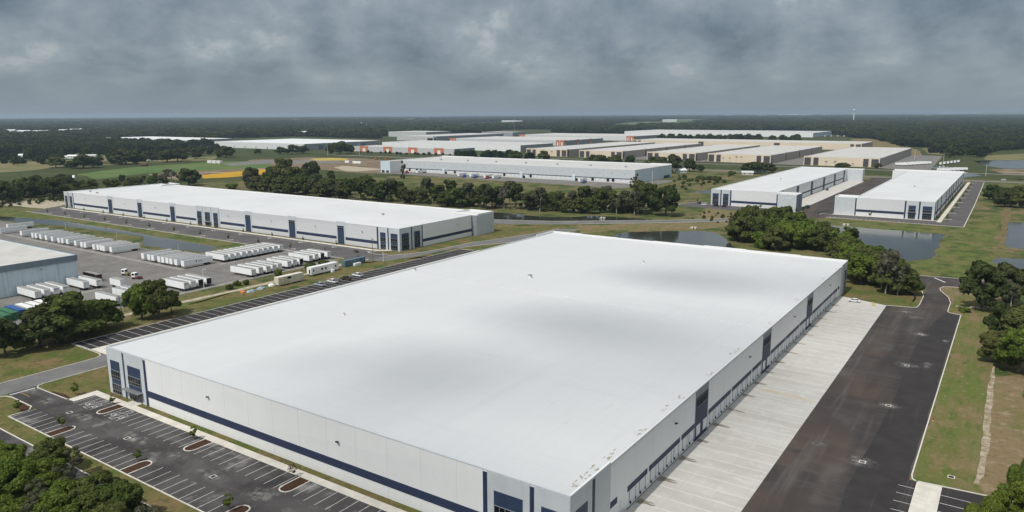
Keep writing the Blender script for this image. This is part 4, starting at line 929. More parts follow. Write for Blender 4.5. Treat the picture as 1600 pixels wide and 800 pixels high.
def car_profile(kind):
    if kind == 'pickup':
        return 5.8, 1.95, [(0, .45), (.05, .95), (.5, 1.05), (1.55, 1.12), (5.75, 1.1), (5.8, .55), (5.6, .42), (.2, .38)], [(1.5, 1.1), (2.15, 1.78), (3.6, 1.82), (4.0, 1.1)], (1.05, 4.6)
    if kind == 'suv':
        return 4.8, 1.9, [(0, .45), (.05, .9), (.9, 1.05), (4.75, 1.05), (4.8, .5), (4.6, .38), (.2, .36)], [(.95, 1.05), (1.7, 1.68), (4.1, 1.7), (4.7, 1.05)], (.95, 3.75)
    return 4.7, 1.82, [(0, .42), (.05, .75), (1.2, .92), (4.3, .95), (4.65, .85), (4.7, .5), (4.5, .32), (.2, .3)], [(1.05, .92), (1.85, 1.42), (3.3, 1.44), (4.25, .95)], (.9, 3.7)
def make_car(kind, paint, name):
    L, W, body, cab, ax = car_profile(kind); root = empty(name, (0, 0, 0))
    def ext(prof, w, wt=None):
        n = len(prof); m = MB(); zs = [p_[1] for p_ in prof]; zl, zh = min(zs), max(zs); wt = wt or w
        ww = lambda z: w+(wt-w)*(z-zl)/(zh-zl)
        m.add([(p_[0], -ww(p_[1])/2, p_[1]) for p_ in prof]+[(p_[0], ww(p_[1])/2, p_[1]) for p_ in prof], [tuple(range(n)), tuple(range(2*n-1, n-1, -1))]+[((i+1) % n, i, i+n, (i+1) % n+n) for i in range(n)])
        return m
    b = ext(body, W).build('body', paint, root); bevel_mesh(b, .06)
    cx = [p_[0] for p_ in cab]; cz0, cz1 = cab[0][1], max(p_[1] for p_ in cab)
    ext([(p_[0], p_[1]-.02) for p_ in cab], W-.12, W-.42).build('window', M['glass'], root)
    rf = [(cab[1][0]-.12, cz1-.1), (cab[1][0]-.02, cz1+.0), (cab[2][0]+.02, cz1+.03), (cab[2][0]+.12, cz1-.1)]
    t_ = ext(rf, W-.36, W-.42).build('roof', paint, root)
    pil = MB()
    for (x0, z0), (x1, z1) in ((cab[0], cab[1]), (cab[3], cab[2]), (((cab[0][0]+cab[3][0])/2, cz0), ((cab[1][0]+cab[2][0])/2, cz1))):
        for s in (-1, 1): pil.tube((x0, s*(W/2-.07), z0), (x1, s*(W/2-.2), z1), .055, n=5)
    pil.build('pillar', paint, root)
    if kind == 'pickup':
        q = MB().box(4.1, 5.65, -W/2+.18, W/2-.18, 1.08, 1.12).build('load_bed', M['black'], root)
    for x in ax:
        for s in (-1, 1):
            w = wheel_mb(x, s*(W/2-.1), .36, .26).build('wheel', M['black'], root)
            MB().tube((x, s*(W/2-.1)+s*.131, .36), (x, s*(W/2-.1)+s*.14, .36), .22, n=12).build('rim', M['steel'], w)
    for s in (-1, 1):
        MB().box(-.02, .06, s*.7-.2, s*.7+.2, .62, .8).build('headlight', M['coping'], root)
        MB().box(L-.06, L+.02, s*.78-.12, s*.78+.12, .65, .95).build('tail_light', M['redsign'], root)
    return root
for kind, pnt, u, v, l in (('pickup', 'pickupsilver', -54.0, 121.0, 'silver pickup parked leftmost of the four in the side parking row'),
                           ('pickup', 'pickupwhite', -54.2, 128.6, 'white pickup second from left, next to the silver one'),
                           ('pickup', 'pickupbrown', -53.6, 136.4, 'dark bronze pickup between two white ones in the side parking row'),
                           ('pickup', 'pickupwhite', -54.2, 144.4, 'white pickup parked rightmost of the four in the side parking row')):
    put(make_car(kind, M[pnt], 'pickup_truck'), u, v, ANG, l, 'pickup')
u, v = UV(1334, 472); put(make_car('sedan', M['pickupwhite'], 'parked_car'), u-2.3, v, ANG+R(6), 'white car parked on the concrete at the far end of the truck court', 'car')
for pnt, u, v, rz, l in (('pickupwhite', -12, 500, 0, 'white car parked before the twin glass windows of the court warehouse'), ('carblack', -1, 497, 0, 'black car beside the kerb before the court warehouse, right of a white one'),
                     ('carblack', 6, 496, 0, 'second black car before the court warehouse, in front of its tower window'), ('carblack', -17, 506, 90, 'dark car at the lot corner left of the court warehouse')):
    put(make_car('suv', M[pnt], 'parked_car'), u, v, ANG+R(rz), l, 'car')
u, v = UV(1266, 326.5); put(make_container(M['carblack'], 6, 2.4, 2.2, 0, None, 'waste_container', True), u-3, v, NZ, 'black waste container on the court beside the loading tower', 'skip')
u, v = UV(1255, 326); put(make_car('suv', M['cargreen'], 'parked_car'), u-2, v, ANG, 'dark green vehicle beside the black waste container', 'car')
u, v = UV(1564, 282); put(make_car('suv', M['pickupwhite'], 'moving_car'), u, v, ANG, 'white car driving on the road behind the right white warehouse', 'car')
u, v = UV(1590, 281.5); put(make_car('suv', M['carblack'], 'moving_car'), u, v, ANG, 'dark vehicle on the far road at right picture edge', 'car')
u, v = UV(1295, 298); put(make_car('suv', M['carblack'], 'parked_car'), u-2, v, NZ, 'dark vehicle alone on the concrete court between the two back warehouses', 'car')

# yard tractors
def make_yard_tractor(cabm, backm):
    root = empty('yard_tractor', (0, 0, 0))
    MB().box(0, 5.2, -.55, .55, .55, .95).build('chassis', backm, root)
    c = MB().box(.2, 2.2, -1.15, 1.15, .9, 3.0).build('cab', cabm, root); bevel_mesh(c, .1)
    g = MB().box(.16, .22, -.95, .95, 1.8, 2.75).box(.5, 1.9, -1.18, -1.1, 1.8, 2.7).box(.5, 1.9, 1.1, 1.18, 1.8, 2.7).box(2.18, 2.24, -.9, .9, 1.8, 2.7); g.build('window', M['glass'], root)
    MB().box(3.0, 4.8, -.5, .5, .95, 1.25).build('fifth_wheel', M['black'], root)
    for x in (.9, 4.1):
        for s in (-1, 1): wheel_mb(x, s*.95, .5, .42).build('wheel', M['black'], root)
    return root
put(make_yard_tractor(M['trailer'], M['yellow']), -149.5, 84.5, ANG+R(20), 'white cabbed yard tractor with yellow back, left of a red one', 'tractor')
put(make_yard_tractor(M['trailer'], M['carred']), -137.5, 82.8, ANG+R(20), 'white cabbed yard tractor with red back, right of the yellow one', 'tractor')
def make_tractor(m):
    root = empty('semi_tractor', (0, 0, 0))
    MB().box(0, 6.8, -.5, .5, .6, .95).build('chassis', M['black'], root)
    c = MB().prism([(0, -1.0), (2.0, -1.2), (4.0, -1.2), (4.0, 1.2), (2.0, 1.2), (0, 1.0)], .8, 1.9).build('hood', m, root)
    c = MB().box(1.9, 4.0, -1.22, 1.22, 1.85, 3.6).build('cab', m, root); bevel_mesh(c, .12)
    MB().box(1.86, 1.92, -1.0, 1.0, 2.1, 2.9).box(2.1, 2.9, -1.25, 1.25, 2.1, 2.8).build('window', M['glass'], root)
    for x in (1.0, 4.9, 6.2):
        for s in (-1, 1): wheel_mb(x, s*.95, .5, .5).build('wheel', M['black'], root)
    return root
put(make_tractor(M['trailer']), -121.5, 69.5, ANG+math.pi, 'white semi tractor with dark wheels, backed under the short white trailer', 'truck')
put(make_container(M['trailer'], 9.0, 2.6, 2.8, 1.1, M['trailertop'], 'box_trailer', False), -130, 69.5, ANG, 'short white box trailer behind the white semi tractor', 'trailer')
# dock traffic of the middle warehouse
rt = random.Random(21)
for i, (x_, y_, m, l) in enumerate(((638, 270.5, 'carred', 'red truck at the corner tower of the cross-dock warehouse'), (728, 277, 'truckblue', 'blue truck left of the dock stairs of the cross-dock warehouse'), (745, 278, 'truckblue', 'second blue truck at the cross-dock warehouse, near its white trailer'), (764, 279, 'carred', 'red truck near the middle of the cross-dock warehouse'), (915, 286, 'truckblue', 'blue truck right of the middle stairs at the cross-dock warehouse'))):
    u, v = UV(x_, y_); put(make_tractor(M[m]), u, v, NZ+math.pi, l, 'truck')
for i, (x_, y_) in enumerate(((655, 271), (716, 276.5), (735, 277.5), (757, 279), (770, 280), (905, 285.5))):
    u, v = UV(x_, y_); trailer(u, min(v, 628), NZ, '%s white trailer from the left at the doors of the cross-dock warehouse' % ORD[i], 'trailers at the cross dock')
for i in range(7): trailer(58+i*4.2, 1100+i*9, ANG, '%s white trailer from the left standing beside the nearest tan office warehouse' % ORD[i], 'trailers beside the tan warehouse')
for i in range(6): trailer(112+i*3.6, 1135+i*14, NZ, '%s white trailer from the left by the ramp at far right' % ORD[i], 'trailers by the ramp')
for i in range(5): trailer(118+i*4.2, 1010+i*7, ANG+R(10), '%s white trailer from the left low in front of the ramp' % ORD[i], 'trailers before the ramp')
for i in range(9): trailer(-305+i*17, 2400+i*9, NZ, '%s trailer from the left beside the distant white warehouse' % ORD[i], 'far trailers by the distant warehouse')
for x_, y_, m, l in ((588, 249.5, 'orangepaint', 'orange digger left of another on the dirt of the building site'), (604, 250.5, 'orangepaint', 'larger orange digger nearest the corner tower on the building site')):
    u, v = UV(x_, y_); d = empty('excavator', P(u, v), ANG, label=l, cat='digger')
    MB().box(-2.5, 2.5, -1.6, -1.0, 0, 1.0).box(-2.5, 2.5, 1.0, 1.6, 0, 1.0).build('track', M['black'], d)
    MB().box(-2.4, 2.0, -1.4, 1.4, 1.2, 3.0).build('body', M[m], d); MB().box(.6, 2.2, -1.4, -.2, 3.0, 4.2).build('cab', M['glass'], d)
    MB().tube((2, 0, 2.4), (5.5, 0, 6.2), .35, .3).tube((5.5, 0, 6.2), (8.6, 0, 3.0), .3, .22).build('arm', M[m], d); MB().box(8.0, 9.2, -.6, .6, 1.6, 3.0).build('bucket', M['black'], d)
for i, (x_, y_) in enumerate(((540, 254), (552, 254.8), (558, 255))):
    u, v = UV(x_, y_); put(make_container(M['trailer'], 9, 3, 3, 0, None, 'site_cabin', False), u, v, ANG, '%s white site cabin from the left on the dirt of the building site' % ORD[i], 'cabin', 'site cabins')
for i, (x_, y_) in enumerate(((326, 254.5), (333, 254.8), (340, 255))):
    u, v = UV(x_, y_); put(make_container(M['coping'], 10, 5, 4, 0, None, 'site_cabin', False), u, v, ANG, '%s white cabin from the left at the edge of the crop field' % ORD[i], 'cabin', 'field cabins')
# heap of tarps beside the track
for x_, y_, m, sx, l in ((380, 457, 'orangepaint', 1.4, 'orange tarp heap beside the gravel track'), (392, 456, 'tarp', 2.6, 'pale blue tarp heap right of the orange one'), (408, 451.5, 'tarp', 3.2, 'dark edged pile of sheeting left of the cream office trailer'), (424, 446.5, 'coping', 1.8, 'white bags piled at the end of the cream office trailer')):
    u, v = UV(x_, y_); m_ = MB(); rr = random.Random(int(x_)); n = 10
    vs = []
    for zi, sc_ in enumerate((1, .85, .45)):
        for t in range(n): a_ = t*2*math.pi/n; vs.append((sx*sc_*rr.uniform(.8, 1.1)*math.cos(a_), 1.5*sc_*rr.uniform(.7, 1.1)*math.sin(a_), (0, .5, .85)[zi]*rr.uniform(.8, 1.2)))
    m_.add(vs, [(zi*n+t, zi*n+(t+1) % n, (zi+1)*n+(t+1) % n, (zi+1)*n+t) for zi in range(2) for t in range(n)]+[tuple(range(2*n, 3*n))])
    tag(m_.build('tarp_heap', M[m], None, P(u, v), NZ), l, 'heap')

# ================================================================== POSTS, SIGNS, DRAINS
def pole(x_, y_, h, label, cat, m='steel', r0=.11, lamp=0, wood=False, lean=0):
    b = at(x_, y_); root = empty('utility_pole' if wood else ('street_lamp' if lamp else 'metal_pole'), b, ANG, label=label, cat=cat)
    MB().tube((0, 0, 0), (lean, 0, h), r0*1.3, r0*.8, 8).build('pole', M['wood' if wood else m], root)
    if wood:
        MB().box(lean-1.1, lean+1.1, -.06, .06, h-.7, h-.5).build('cross_arm', M['wood'], root)
        q = MB()
        for x in (-.9, 0, .9): q.tube((lean+x, 0, h-.5), (lean+x, 0, h-.2), .06, n=6)
        q.build('insulator', M['gap'], root)
    for s in ([-1, 1] if lamp == 2 else [1] if lamp else []):
        a = MB().tube((lean, 0, h-.15), (lean+s*1.6, 0, h+.1), .05, n=6).build('arm', M[m], root)
        MB().box(lean+s*1.5-.1, lean+s*1.5+.7, -.16, .16, h, h+.16).build('lamp_head', M[m], a)
    return root
pole(583, 410.5, 13, 'tall dark pole right of the slate blue container', 'pole', wood=True, r0=.13)
pole(192.5, 505, 10.5, 'leaning wooden power pole before the right oak of the left group', 'pole', wood=True, r0=.14, lean=-.9)
pole(428.5, 433, 8.5, 'grey double lamp pole left of the cream office trailer', 'lamp', lamp=2)
pole(460.5, 421, 7, 'slim grey post between trailers left of the white office', 'post')
pole(599, 409, 5.5, 'short pale post right of the tall dark pole', 'post', m='coping')
pole(319, 451.5, 9, 'grey lamp post with arm right of the round oak', 'lamp', lamp=1, m='coping')
pole(345, 391, 6.5, 'grey double lamp at the grass bank above the long trailer row', 'lamp', lamp=2)
for x_, y_, l in ((279, 392, 'pale post at the ditch right of the centre row'), (183, 375, 'pale post at the ditch behind the trailer row'), (103, 358, 'pale post at the ditch near left picture edge')): pole(x_, y_, 4.5, l, 'post', m='coping', r0=.08)
for x_, y_, h, l in ((1473, 263, 20, 'tall mast by the small pond behind the right warehouse'), (1429, 249, 16, 'slim mast right of the nearest tan office warehouse'), (1540, 275, 14, 'mast beside the bare soil at far right'), (1358, 254, 20, 'mast before the tan office warehouse'), (1019, 286, 14, 'pale pole right of the cross-dock warehouse'), (512, 244, 26, 'tall lamp mast beside the building site'), (562, 243.5, 26, 'lamp mast before the terracotta portals')): pole(x_, y_, h, l, 'mast', m='coping', r0=.16)
# stop sign at the exit
b = at(63.5, 598); root = empty('stop_sign', b, ANG, label='red stop sign on a post where the parking exit meets the road', cat='sign')
MB().tube((0, 0, 0), (0, 0, 2.6), .04, n=6).build('post', M['steel'], root)
oc = [(.42*math.cos(R(22.5+45*i)), .42*math.sin(R(22.5+45*i))) for i in range(8)]
m = MB(); m.add([(x, -.05, 2.5+y) for x, y in oc]+[(x, -.02, 2.5+y) for x, y in oc], [tuple(range(8)), tuple(range(15, 7, -1))]+[((i+1) % 8, i, i+8, (i+1) % 8+8) for i in range(8)]); pn = m.build('panel', M['redsign'], root)
cu = bpy.data.curves.new('lettering', 'FONT'); cu.body = 'STOP'; cu.size = .3; cu.align_x = 'CENTER'; cu.align_y = 'CENTER'; cu.extrude = .003; cu.materials.append(M['coping'])
t0 = bpy.data.objects.new('lettering', cu); col.objects.link(t0); bpy.context.view_layer.update(); tme = bpy.data.meshes.new_from_object(t0); bpy.data.objects.remove(t0); t = bpy.data.objects.new('lettering', tme); col.objects.link(t); t.parent = pn; t.location = (0, -.056, 2.5); t.rotation_euler = (R(90), 0, 0)
# fire hydrant, warning post, drain grates
def drain(u, v, label, m_frame='kerb', s=.5):
    root = empty('storm_drain', P(u, v, Z_A), ANG, label=label, cat='drain')
    f = MB().box(-s-.18, s+.18, -s-.18, -s, -.02, .03).box(-s-.18, s+.18, s, s+.18, -.02, .03).box(-s-.18, -s, -s, s, -.02, .03).box(s, s+.18, -s, s, -.02, .03).build('frame', M[m_frame], root)
    g = MB().box(-s, s, -s, s, -.02, .012).build('grate', M['black'], root)
for u, v, l in ((33.7, -14.0, 'square storm drain at left in the front parking aisle'), (67.9, -14.1, 'storm drain further right in the front parking aisle'), (181.8, 69.9, 'storm drain nearest the picture bottom in the dark truck court'), (181.8, 108.5, 'storm drain at the bend of the fresh asphalt edge'), (181.9, 146.4, 'storm drain in a pale splash halfway up the dark truck court'), (181.7, 185.1, 'furthest storm drain in the dark truck court'), (5.8, -13.9, 'round looking drain in the aisle near the accessible bays'), (198.6, 72.8, 'storm drain in the grass right of the truck court')): drain(u, v, l)
for x_, y_, l in ((1458, 657.5, 'small red hydrant in the grass right of the truck court kerb'), (1418, 475.5, 'hydrant in the grass point by the narrow neck of the court'), (1321, 448, 'red hydrant at the far corner tower of the big warehouse')):
    root = empty('fire_hydrant', at(x_, y_), ANG, label=l, cat='hydrant')
    m = MB().tube((0, 0, 0), (0, 0, .7), .16, .14, 10).tube((0, 0, .7), (0, 0, .9), .14, .04, 10); m.build('barrel', M['redsign'], root)
    MB().tube((-.28, 0, .5), (.28, 0, .5), .08, n=8).build('outlet', M['redsign'], root); MB().tube((0, 0, -.02), (0, 0, .06), .24, n=10).build('base', M['coping'], root)
for i, (x_, y_) in enumerate(((1363, 477.5), (1366, 479))):
    root = empty('bollard', at(x_, y_), ANG, label='yellow bollard at the far edge of the concrete court, %s one' % ('left' if i == 0 else 'right'), cat='bollard'); MB().tube((0, 0, 0), (0, 0, 1.6), .12, n=10).build('post', M['yellow'], root); MB().tube((0, 0, 1.6), (0, 0, 1.68), .12, .05, 10).build('cap', M['yellow'], root)
for x_, y_, l in ((942, 346 - 4, 'grey concrete outfall at the canal bank'), (1322, 352.5, 'pale concrete headwall on the near bank of the big pond'), (1084, 357.5, 'white pipe end on the bank of the pond behind the big warehouse')):
    root = empty('outfall', at(x_, y_), ANG, label=l, cat='outfall'); MB().box(-2, 2, -.3, .3, 0, 1.4).box(-2, -1.7, -1.6, -.3, 0, .9).box(1.7, 2, -1.6, -.3, 0, .9).build('headwall', M['walk'], root); MB().tube((0, -.34, .6), (0, .32, .6), .5, n=12).build('pipe_mouth', M['black'], root)
# chain link fence of the trailer yard
def fence(pts, label, h=2.0):
    root = empty('chain_link_fence', P(*pts[0]), ANG, label=label, cat='fence'); o0 = pts[0]; po = MB(); ra = MB()
    for (a, b_), (c_, d_) in zip(pts, pts[1:]):
        L = math.hypot(c_-a, d_-b_); n = max(1, int(L/4))
        for i in range(n): t = i/n; po.tube((a+(c_-a)*t-o0[0], b_+(d_-b_)*t-o0[1], 0), (a+(c_-a)*t-o0[0], b_+(d_-b_)*t-o0[1], h), .04, n=5)
        for z in (.1, h): ra.tube((a-o0[0], b_-o0[1], z), (c_-o0[0], d_-o0[1], z), .025, n=5)
    po.build('post', M['steel'], root)['kind'] = 'stuff'; ra.build('rail', M['steel'], root)
fence([(-430, 134.5), (-224, 130.5)], 'thin grey fence along the ditch behind the trailer rows')
fence([(-88, 62), (-88.5, 168)], 'thin grey fence between trailer yard and gravel track')
site('gravel_track', MB().poly(ragged([(-84, -40), (-80.5, 20), (-78, 60), (-77.5, 110), (-79, 150), (-82, 168), (-79.5, 168), (-75.5, 150), (-73.8, 110), (-74.5, 60), (-77, 20), (-80, -40)], .5, 5, 9), .022), M['sand'])
# tall things on the skyline
def ray_at(x_, y_, dist):
    a_ = at(x_, y_, 0) if y_ > 190 else None
    u, v = x_-800, y_-400; u, v = cr*u+sr*v, -sr*u+cr*v; x, y = u/FPX, v/FPX
    d = Vector((x, cp-y*sp, -(sp+y*cp))); k = dist/d.y; return Vector((d.x*k, dist, CAM_H+d.z*k))
q = ray_at(1335, 171, 5600); w = empty('water_tower', (q.x, q.y, 0), 0, label='white water tower on the skyline at right', cat='water tower'); H = q.z
MB().tube((0, 0, 0), (0, 0, H-12), 4.5, 3.2, 14).build('shaft', M['coping'], w)
m = MB(); rings = [(3.2, H-14), (8.5, H-10), (10, H-6), (8.5, H-2), (3, H)]
m.add([(r_*math.cos(t*math.pi/8), r_*math.sin(t*math.pi/8), z) for r_, z in rings for t in range(16)], [(i*16+t, i*16+(t+1) % 16, (i+1)*16+(t+1) % 16, (i+1)*16+t) for i in range(4) for t in range(16)]+[tuple(range(64, 80))]); m.build('tank', M['coping'], w, smooth=True)
q = ray_at(803.5, 178.5, 3300); w = empty('radio_mast', (q.x, q.y, 0), 0, label='thin radio mast rising from the far forest at centre', cat='mast')
m = MB()
for t in range(3): a_, b_ = t*2.09, (t+1)*2.09; m.tube((1.2*math.cos(a_), 1.2*math.sin(a_), 0), (.5*math.cos(a_), .5*math.sin(a_), q.z), .35, n=4)
for k_ in range(int(q.z/4)): f_ = 1.2-.7*k_*4/q.z; [m.tube((f_*math.cos(t*2.09), f_*math.sin(t*2.09), k_*4), (f_*math.cos(t*2.09+2.09), f_*math.sin(t*2.09+2.09), k_*4+4), .1, n=3) for t in range(3)]
m.build('lattice', M['steel'], w); MB().tube((0, 0, q.z), (0, 0, q.z+3), .12, n=5).build('antenna', M['steel'], w)

# houses and sheds scattered in the trees
def house(x_, y_, L, D, h, wm, rm, label, rz=0, cat='house'):
    L *= .75; D *= .75; h *= .7
    root = empty('house', at(x_, y_), R(rz), label=label, cat=cat)
    MB().box(-L/2, L/2, -D/2, D/2, 0, h).build('wall', M[wm], root); rh = D*.28; e = .5
    m = MB(); m.add([(-L/2-e, -D/2-e, h-.1), (L/2+e, -D/2-e, h-.1), (L/2+e, D/2+e, h-.1), (-L/2-e, D/2+e, h-.1), (-L/2-e, 0, h+rh), (L/2+e, 0, h+rh)], [(0, 1, 5, 4), (2, 3, 4, 5), (1, 2, 5), (3, 0, 4), (3, 2, 1, 0)]); m.build('roof', M[rm], root)
    n = max(1, int(L/5))
    for i in range(n): x = -L/2+L*(i+.5)/n; MB().box(x-.6, x+.6, -D/2-.04, -D/2+.04, h*.35, h*.75).build('window', M['glass'], root)
for a in ((109, 281, 14, 12, 4, 'white', 'coping', 'white roofed house between the trees left of the long warehouse', 20), (114, 247.5, 22, 12, 6, 'white', 'coping', 'white house among trees above the tan field at left', 0), (103, 247.5, 20, 10, 4, 'palegrey', 'coping', 'pale low house left of the white one above the tan field', 0),
          (36, 246, 18, 12, 6, 'white', 'coping', 'tall white house at the left edge of the tan field', 0), (68, 244.5, 12, 10, 4, 'palegrey', 'coping', 'small pale house right of the tall white one', 0), (225, 260, 12, 8, 4, 'brown', 'brown', 'small brown shed beside the crop field', 0), (246, 240, 26, 16, 4, 'tan', 'brown', 'house with brown roof among the oaks', 0),
          (230, 251, 12, 8, 4, 'white', 'coping', 'white shed under the oaks behind the crop field', 0), (143, 245.5, 26, 12, 4, 'palegrey', 'roofgrey', 'grey roofed house behind the dark oak pair', 0), (1064, 270, 16, 12, 5, 'white', 'coping', 'white house right of the cross-dock warehouse', 30), (1168, 273, 18, 10, 4, 'palegrey', 'roofgrey', 'grey house left of the court warehouse behind shrubs', -20), (1190, 270, 14, 9, 4, 'white', 'coping', 'white house under the broad dark oak left of the court warehouse', 0),
          (1405, 225, 12, 12, 9, 'white', 'coping', 'white tower like house at the right forest edge', 0), (1558, 231, 24, 12, 5, 'white', 'coping', 'white house in the clearing at far right', 0), (1520, 230.5, 22, 12, 5, 'white', 'coping', 'white house left of another in the far right clearing', 0), (1500, 231, 16, 10, 4, 'palegrey', 'coping', 'small pale house at the edge of the far meadow', 0)): house(*a)
far = [(478, 191.5, 90), (641, 188, 110), (570, 195, 60), (512, 200.5, 70), (500, 200.8, 40), (576, 199, 40), (612, 200.3, 60), (263, 201, 40), (476, 212, 30), (455, 188.5, 90), (890, 194.5, 60), (1230, 180.3, 420), (1248, 180.6, 400), (1262, 180.4, 200), (1290, 180.6, 160), (1480, 176.9, 700), (1515, 176.4, 900), (1452, 181, 130), (1140, 181, 150), (1190, 181.5, 130), (1046, 189.5, 120), (795, 191, 120), (815, 191.5, 90), (18, 208, 40), (39, 209.5, 50), (62, 210, 46), (80, 209.5, 40), (100, 208, 36), (118, 207, 44), (131, 206, 30), (150, 203.5, 40)]
for i, (x_, y_, L) in enumerate(far):
    b = at(x_, y_+.8); d_ = b.y; root = empty('far_building', b, 0, label='tiny pale roof showing among the far dark forest', cat='building', group='far roofs in the forest')
    h = max(6, d_*.0011); MB().box(-L/2, L/2, -12, 12, 0, h+8).build('wall', M['white'], root); MB().add([(-L/2-1, -13, h+8), (L/2+1, -13, h+8), (L/2+1, 13, h+8), (-L/2-1, 13, h+8), (-L/2, 0, h+12), (L/2, 0, h+12)], [(0, 1, 5, 4), (2, 3, 4, 5), (1, 2, 5), (3, 0, 4)]).build('roof', M['coping'], root)

# ================================================================== TREES
def leaf_cloud(rs, lobes, n, size, up=.25, inner=.72):
    """n leaf clumps, each a bent quad, on the outsides of the lobes"""
    C = np.array([l[0] for l in lobes]); Rr = np.array([l[1] for l in lobes]); w = (Rr[:, 0]**2); w = w/w.sum()
    V = []; F = []
    cnt = 0
    while cnt < n:
        k = rs.choice(len(lobes), p=w, size=n)
        d = rs.normal(size=(n, 3)); d[:, 2] += up; d /= np.linalg.norm(d, axis=1)[:, None]
        rad = rs.uniform(.62, 1.06, n)
        p = C[k]+d*Rr[k]*rad[:, None]
        q = np.min(np.linalg.norm((p[:, None, :]-C[None])/Rr[None], axis=2), axis=1)
        ok = q > inner; p = p[ok]; d = d[ok]
        p = p[:n-cnt]; d = d[:n-cnt]; m = len(p)
        nrm = d+rs.normal(scale=.55, size=(m, 3)); nrm[:, 2] += .3; nrm /= np.linalg.norm(nrm, axis=1)[:, None]
        a = np.cross(nrm, rs.normal(size=(m, 3))); a /= np.linalg.norm(a, axis=1)[:, None]; b = np.cross(nrm, a)
        s = size*rs.uniform(.55, 1.35, m)[:, None]; e = rs.uniform(.55, 1.0, m)[:, None]
        q4 = np.stack([p-a*s-b*s*e*.5, p+a*s*.4-b*s*e, p+a*s+b*s*e*.4, p-a*s*.3+b*s*e], 1)
        q4 += (nrm*s*rs.uniform(-.3, .3, (m, 1)))[:, None, :]*np.array([1, -1, 1, -1])[None, :, None]
        V.append(q4.reshape(-1, 3)); cnt += m
    V = np.concatenate(V); F = np.arange(len(V)).reshape(-1, 4)
    return V, F
def np_mesh(name, V, F, m):
    me = bpy.data.meshes.new(name); me.vertices.add(len(V)); me.vertices.foreach_set('co', V.astype(np.float32).ravel())
    me.loops.add(F.size); me.loops.foreach_set('vertex_index', F.astype(np.int32).ravel())
    me.polygons.add(len(F)); me.polygons.foreach_set('loop_start', np.arange(0, F.size, F.shape[1], dtype=np.int32))
    me.materials.append(m); me.update(calc_edges=True); return me
def tree_meshes(kind, seed, n, size, m, bark='bark'):
    """trunk and crown meshes of one tree standing at the origin, about 10 m high"""
    rs = np.random.RandomState(seed); lobes = []; H = 10.0
    if kind == 'oak':
        for i in range(40):
            a = rs.uniform(0, 6.28); t_ = rs.uniform(0, 1); zc = 2.3+6.2*t_; rm = 4.6*math.sqrt(max(.05, 1-((zc-4.6)/4.4)**2)); rr = rm*math.sqrt(rs.uniform(.12, 1))
            q = rs.uniform(.75, 1.65); lobes.append(((rr*math.cos(a), rr*math.sin(a), zc+rs.uniform(-.3, .5)), (q*1.15, q*1.15, q*.8)))
    elif kind == 'tall':
        for i in range(26):
            z = rs.uniform(3.2, 9.5); rm = 2.5*math.sin(math.pi*min(1, (z-1.8)/8.9))+.2; a = rs.uniform(0, 6.28); rr = rm*math.sqrt(rs.uniform(.1, 1))
            q = rs.uniform(.5, 1.25); lobes.append(((rr*math.cos(a), rr*math.sin(a), z), (q, q, q*.8)))
    elif kind == 'shrub':
        for i in range(9):
            a = rs.uniform(0, 6.28); rr = 3.2*math.sqrt(rs.uniform(0, 1)); q = rs.uniform(1.6, 2.8)
            lobes.append(((rr*math.cos(a), rr*math.sin(a), rs.uniform(2.2, 6.5)-.3*rr), (q, q, q*.95)))
    elif kind == 'sparse':
        for i in range(15):
            z = rs.uniform(4.5, 9.5); a = rs.uniform(0, 6.28); rr = 2.6*math.sqrt(rs.uniform(.1, 1)); q = rs.uniform(.6, 1.1)
            lobes.append(((rr*math.cos(a), rr*math.sin(a), z), (q, q, q*.6)))
    elif kind == 'young':
        for i in range(14):
            z = rs.uniform(3.4, 9.2); rr = 1.5*math.sin(math.pi*min(1, (z-2.4)/7.4)); q = rs.uniform(.5, 1.0); a = rs.uniform(0, 6.28)
            lobes.append(((rr*math.cos(a), rr*math.sin(a), z), (q, q, q*.75)))
    elif kind == 'palm':
        lobes = []
    if kind == 'palm':
        V = []; F = []
        for i in range(16):
            a = i*2.4; el = rs.uniform(-.3, .9); prev = np.array([0, 0, 8.6]); w0 = .35
            for s in range(4):
                e = el-s*.55; stepv = np.array([math.cos(a)*math.cos(e), math.sin(a)*math.cos(e), math.sin(e)])*.75
                nx_ = prev+stepv; sd = np.array([-math.sin(a), math.cos(a), 0])*w0*(1-s*.2); sd2 = np.array([-math.sin(a), math.cos(a), 0])*w0*(.8-s*.2)
                o = len(V); V += [prev-sd, prev+sd, nx_+sd2, nx_-sd2]; F.append((o, o+1, o+2, o+3)); prev = nx_
        cm = np_mesh('crown', np.array(V), np.array(F), m)
    else:
        V, F = leaf_cloud(rs, lobes, n, size, inner=.35 if kind in ('sparse',) else .7); cm = np_mesh('crown', V, F, m)
    t = MB(); th = {'oak': 3.4, 'tall': 6.5, 'shrub': 2.5, 'sparse': 7.5, 'young': 5.0, 'palm': 8.6}[kind]; r0 = {'oak': .42, 'tall': .24, 'shrub': .2, 'sparse': .24, 'young': .16, 'palm': .17}[kind]
    pts = [Vector((0, 0, -.2))]
    for i in range(1, 4): pts.append(Vector((rs.uniform(-.25, .25)*(kind != 'young'), rs.uniform(-.25, .25)*(kind != 'young'), th*i/3)))
    for i in range(3): t.tube(pts[i], pts[i+1], r0*(1-.22*i), r0*(1-.22*(i+1)), 7)
    if lobes and kind != 'young':
        for l in lobes[::2]:
            c_ = Vector(l[0]); base = pts[2].lerp(pts[3], rs.uniform(0, 1)); mid = base.lerp(c_, .5)+Vector((0, 0, .35))
            t.tube(base, mid, r0*.4, r0*.25, 5); t.tube(mid, c_, r0*.25, r0*.08, 5)
    me = bpy.data.meshes.new('trunk'); me.from_pydata(t.v, [], t.f); me.materials.append(M[bark]); me.update()
    return me, cm
TYPES = {}
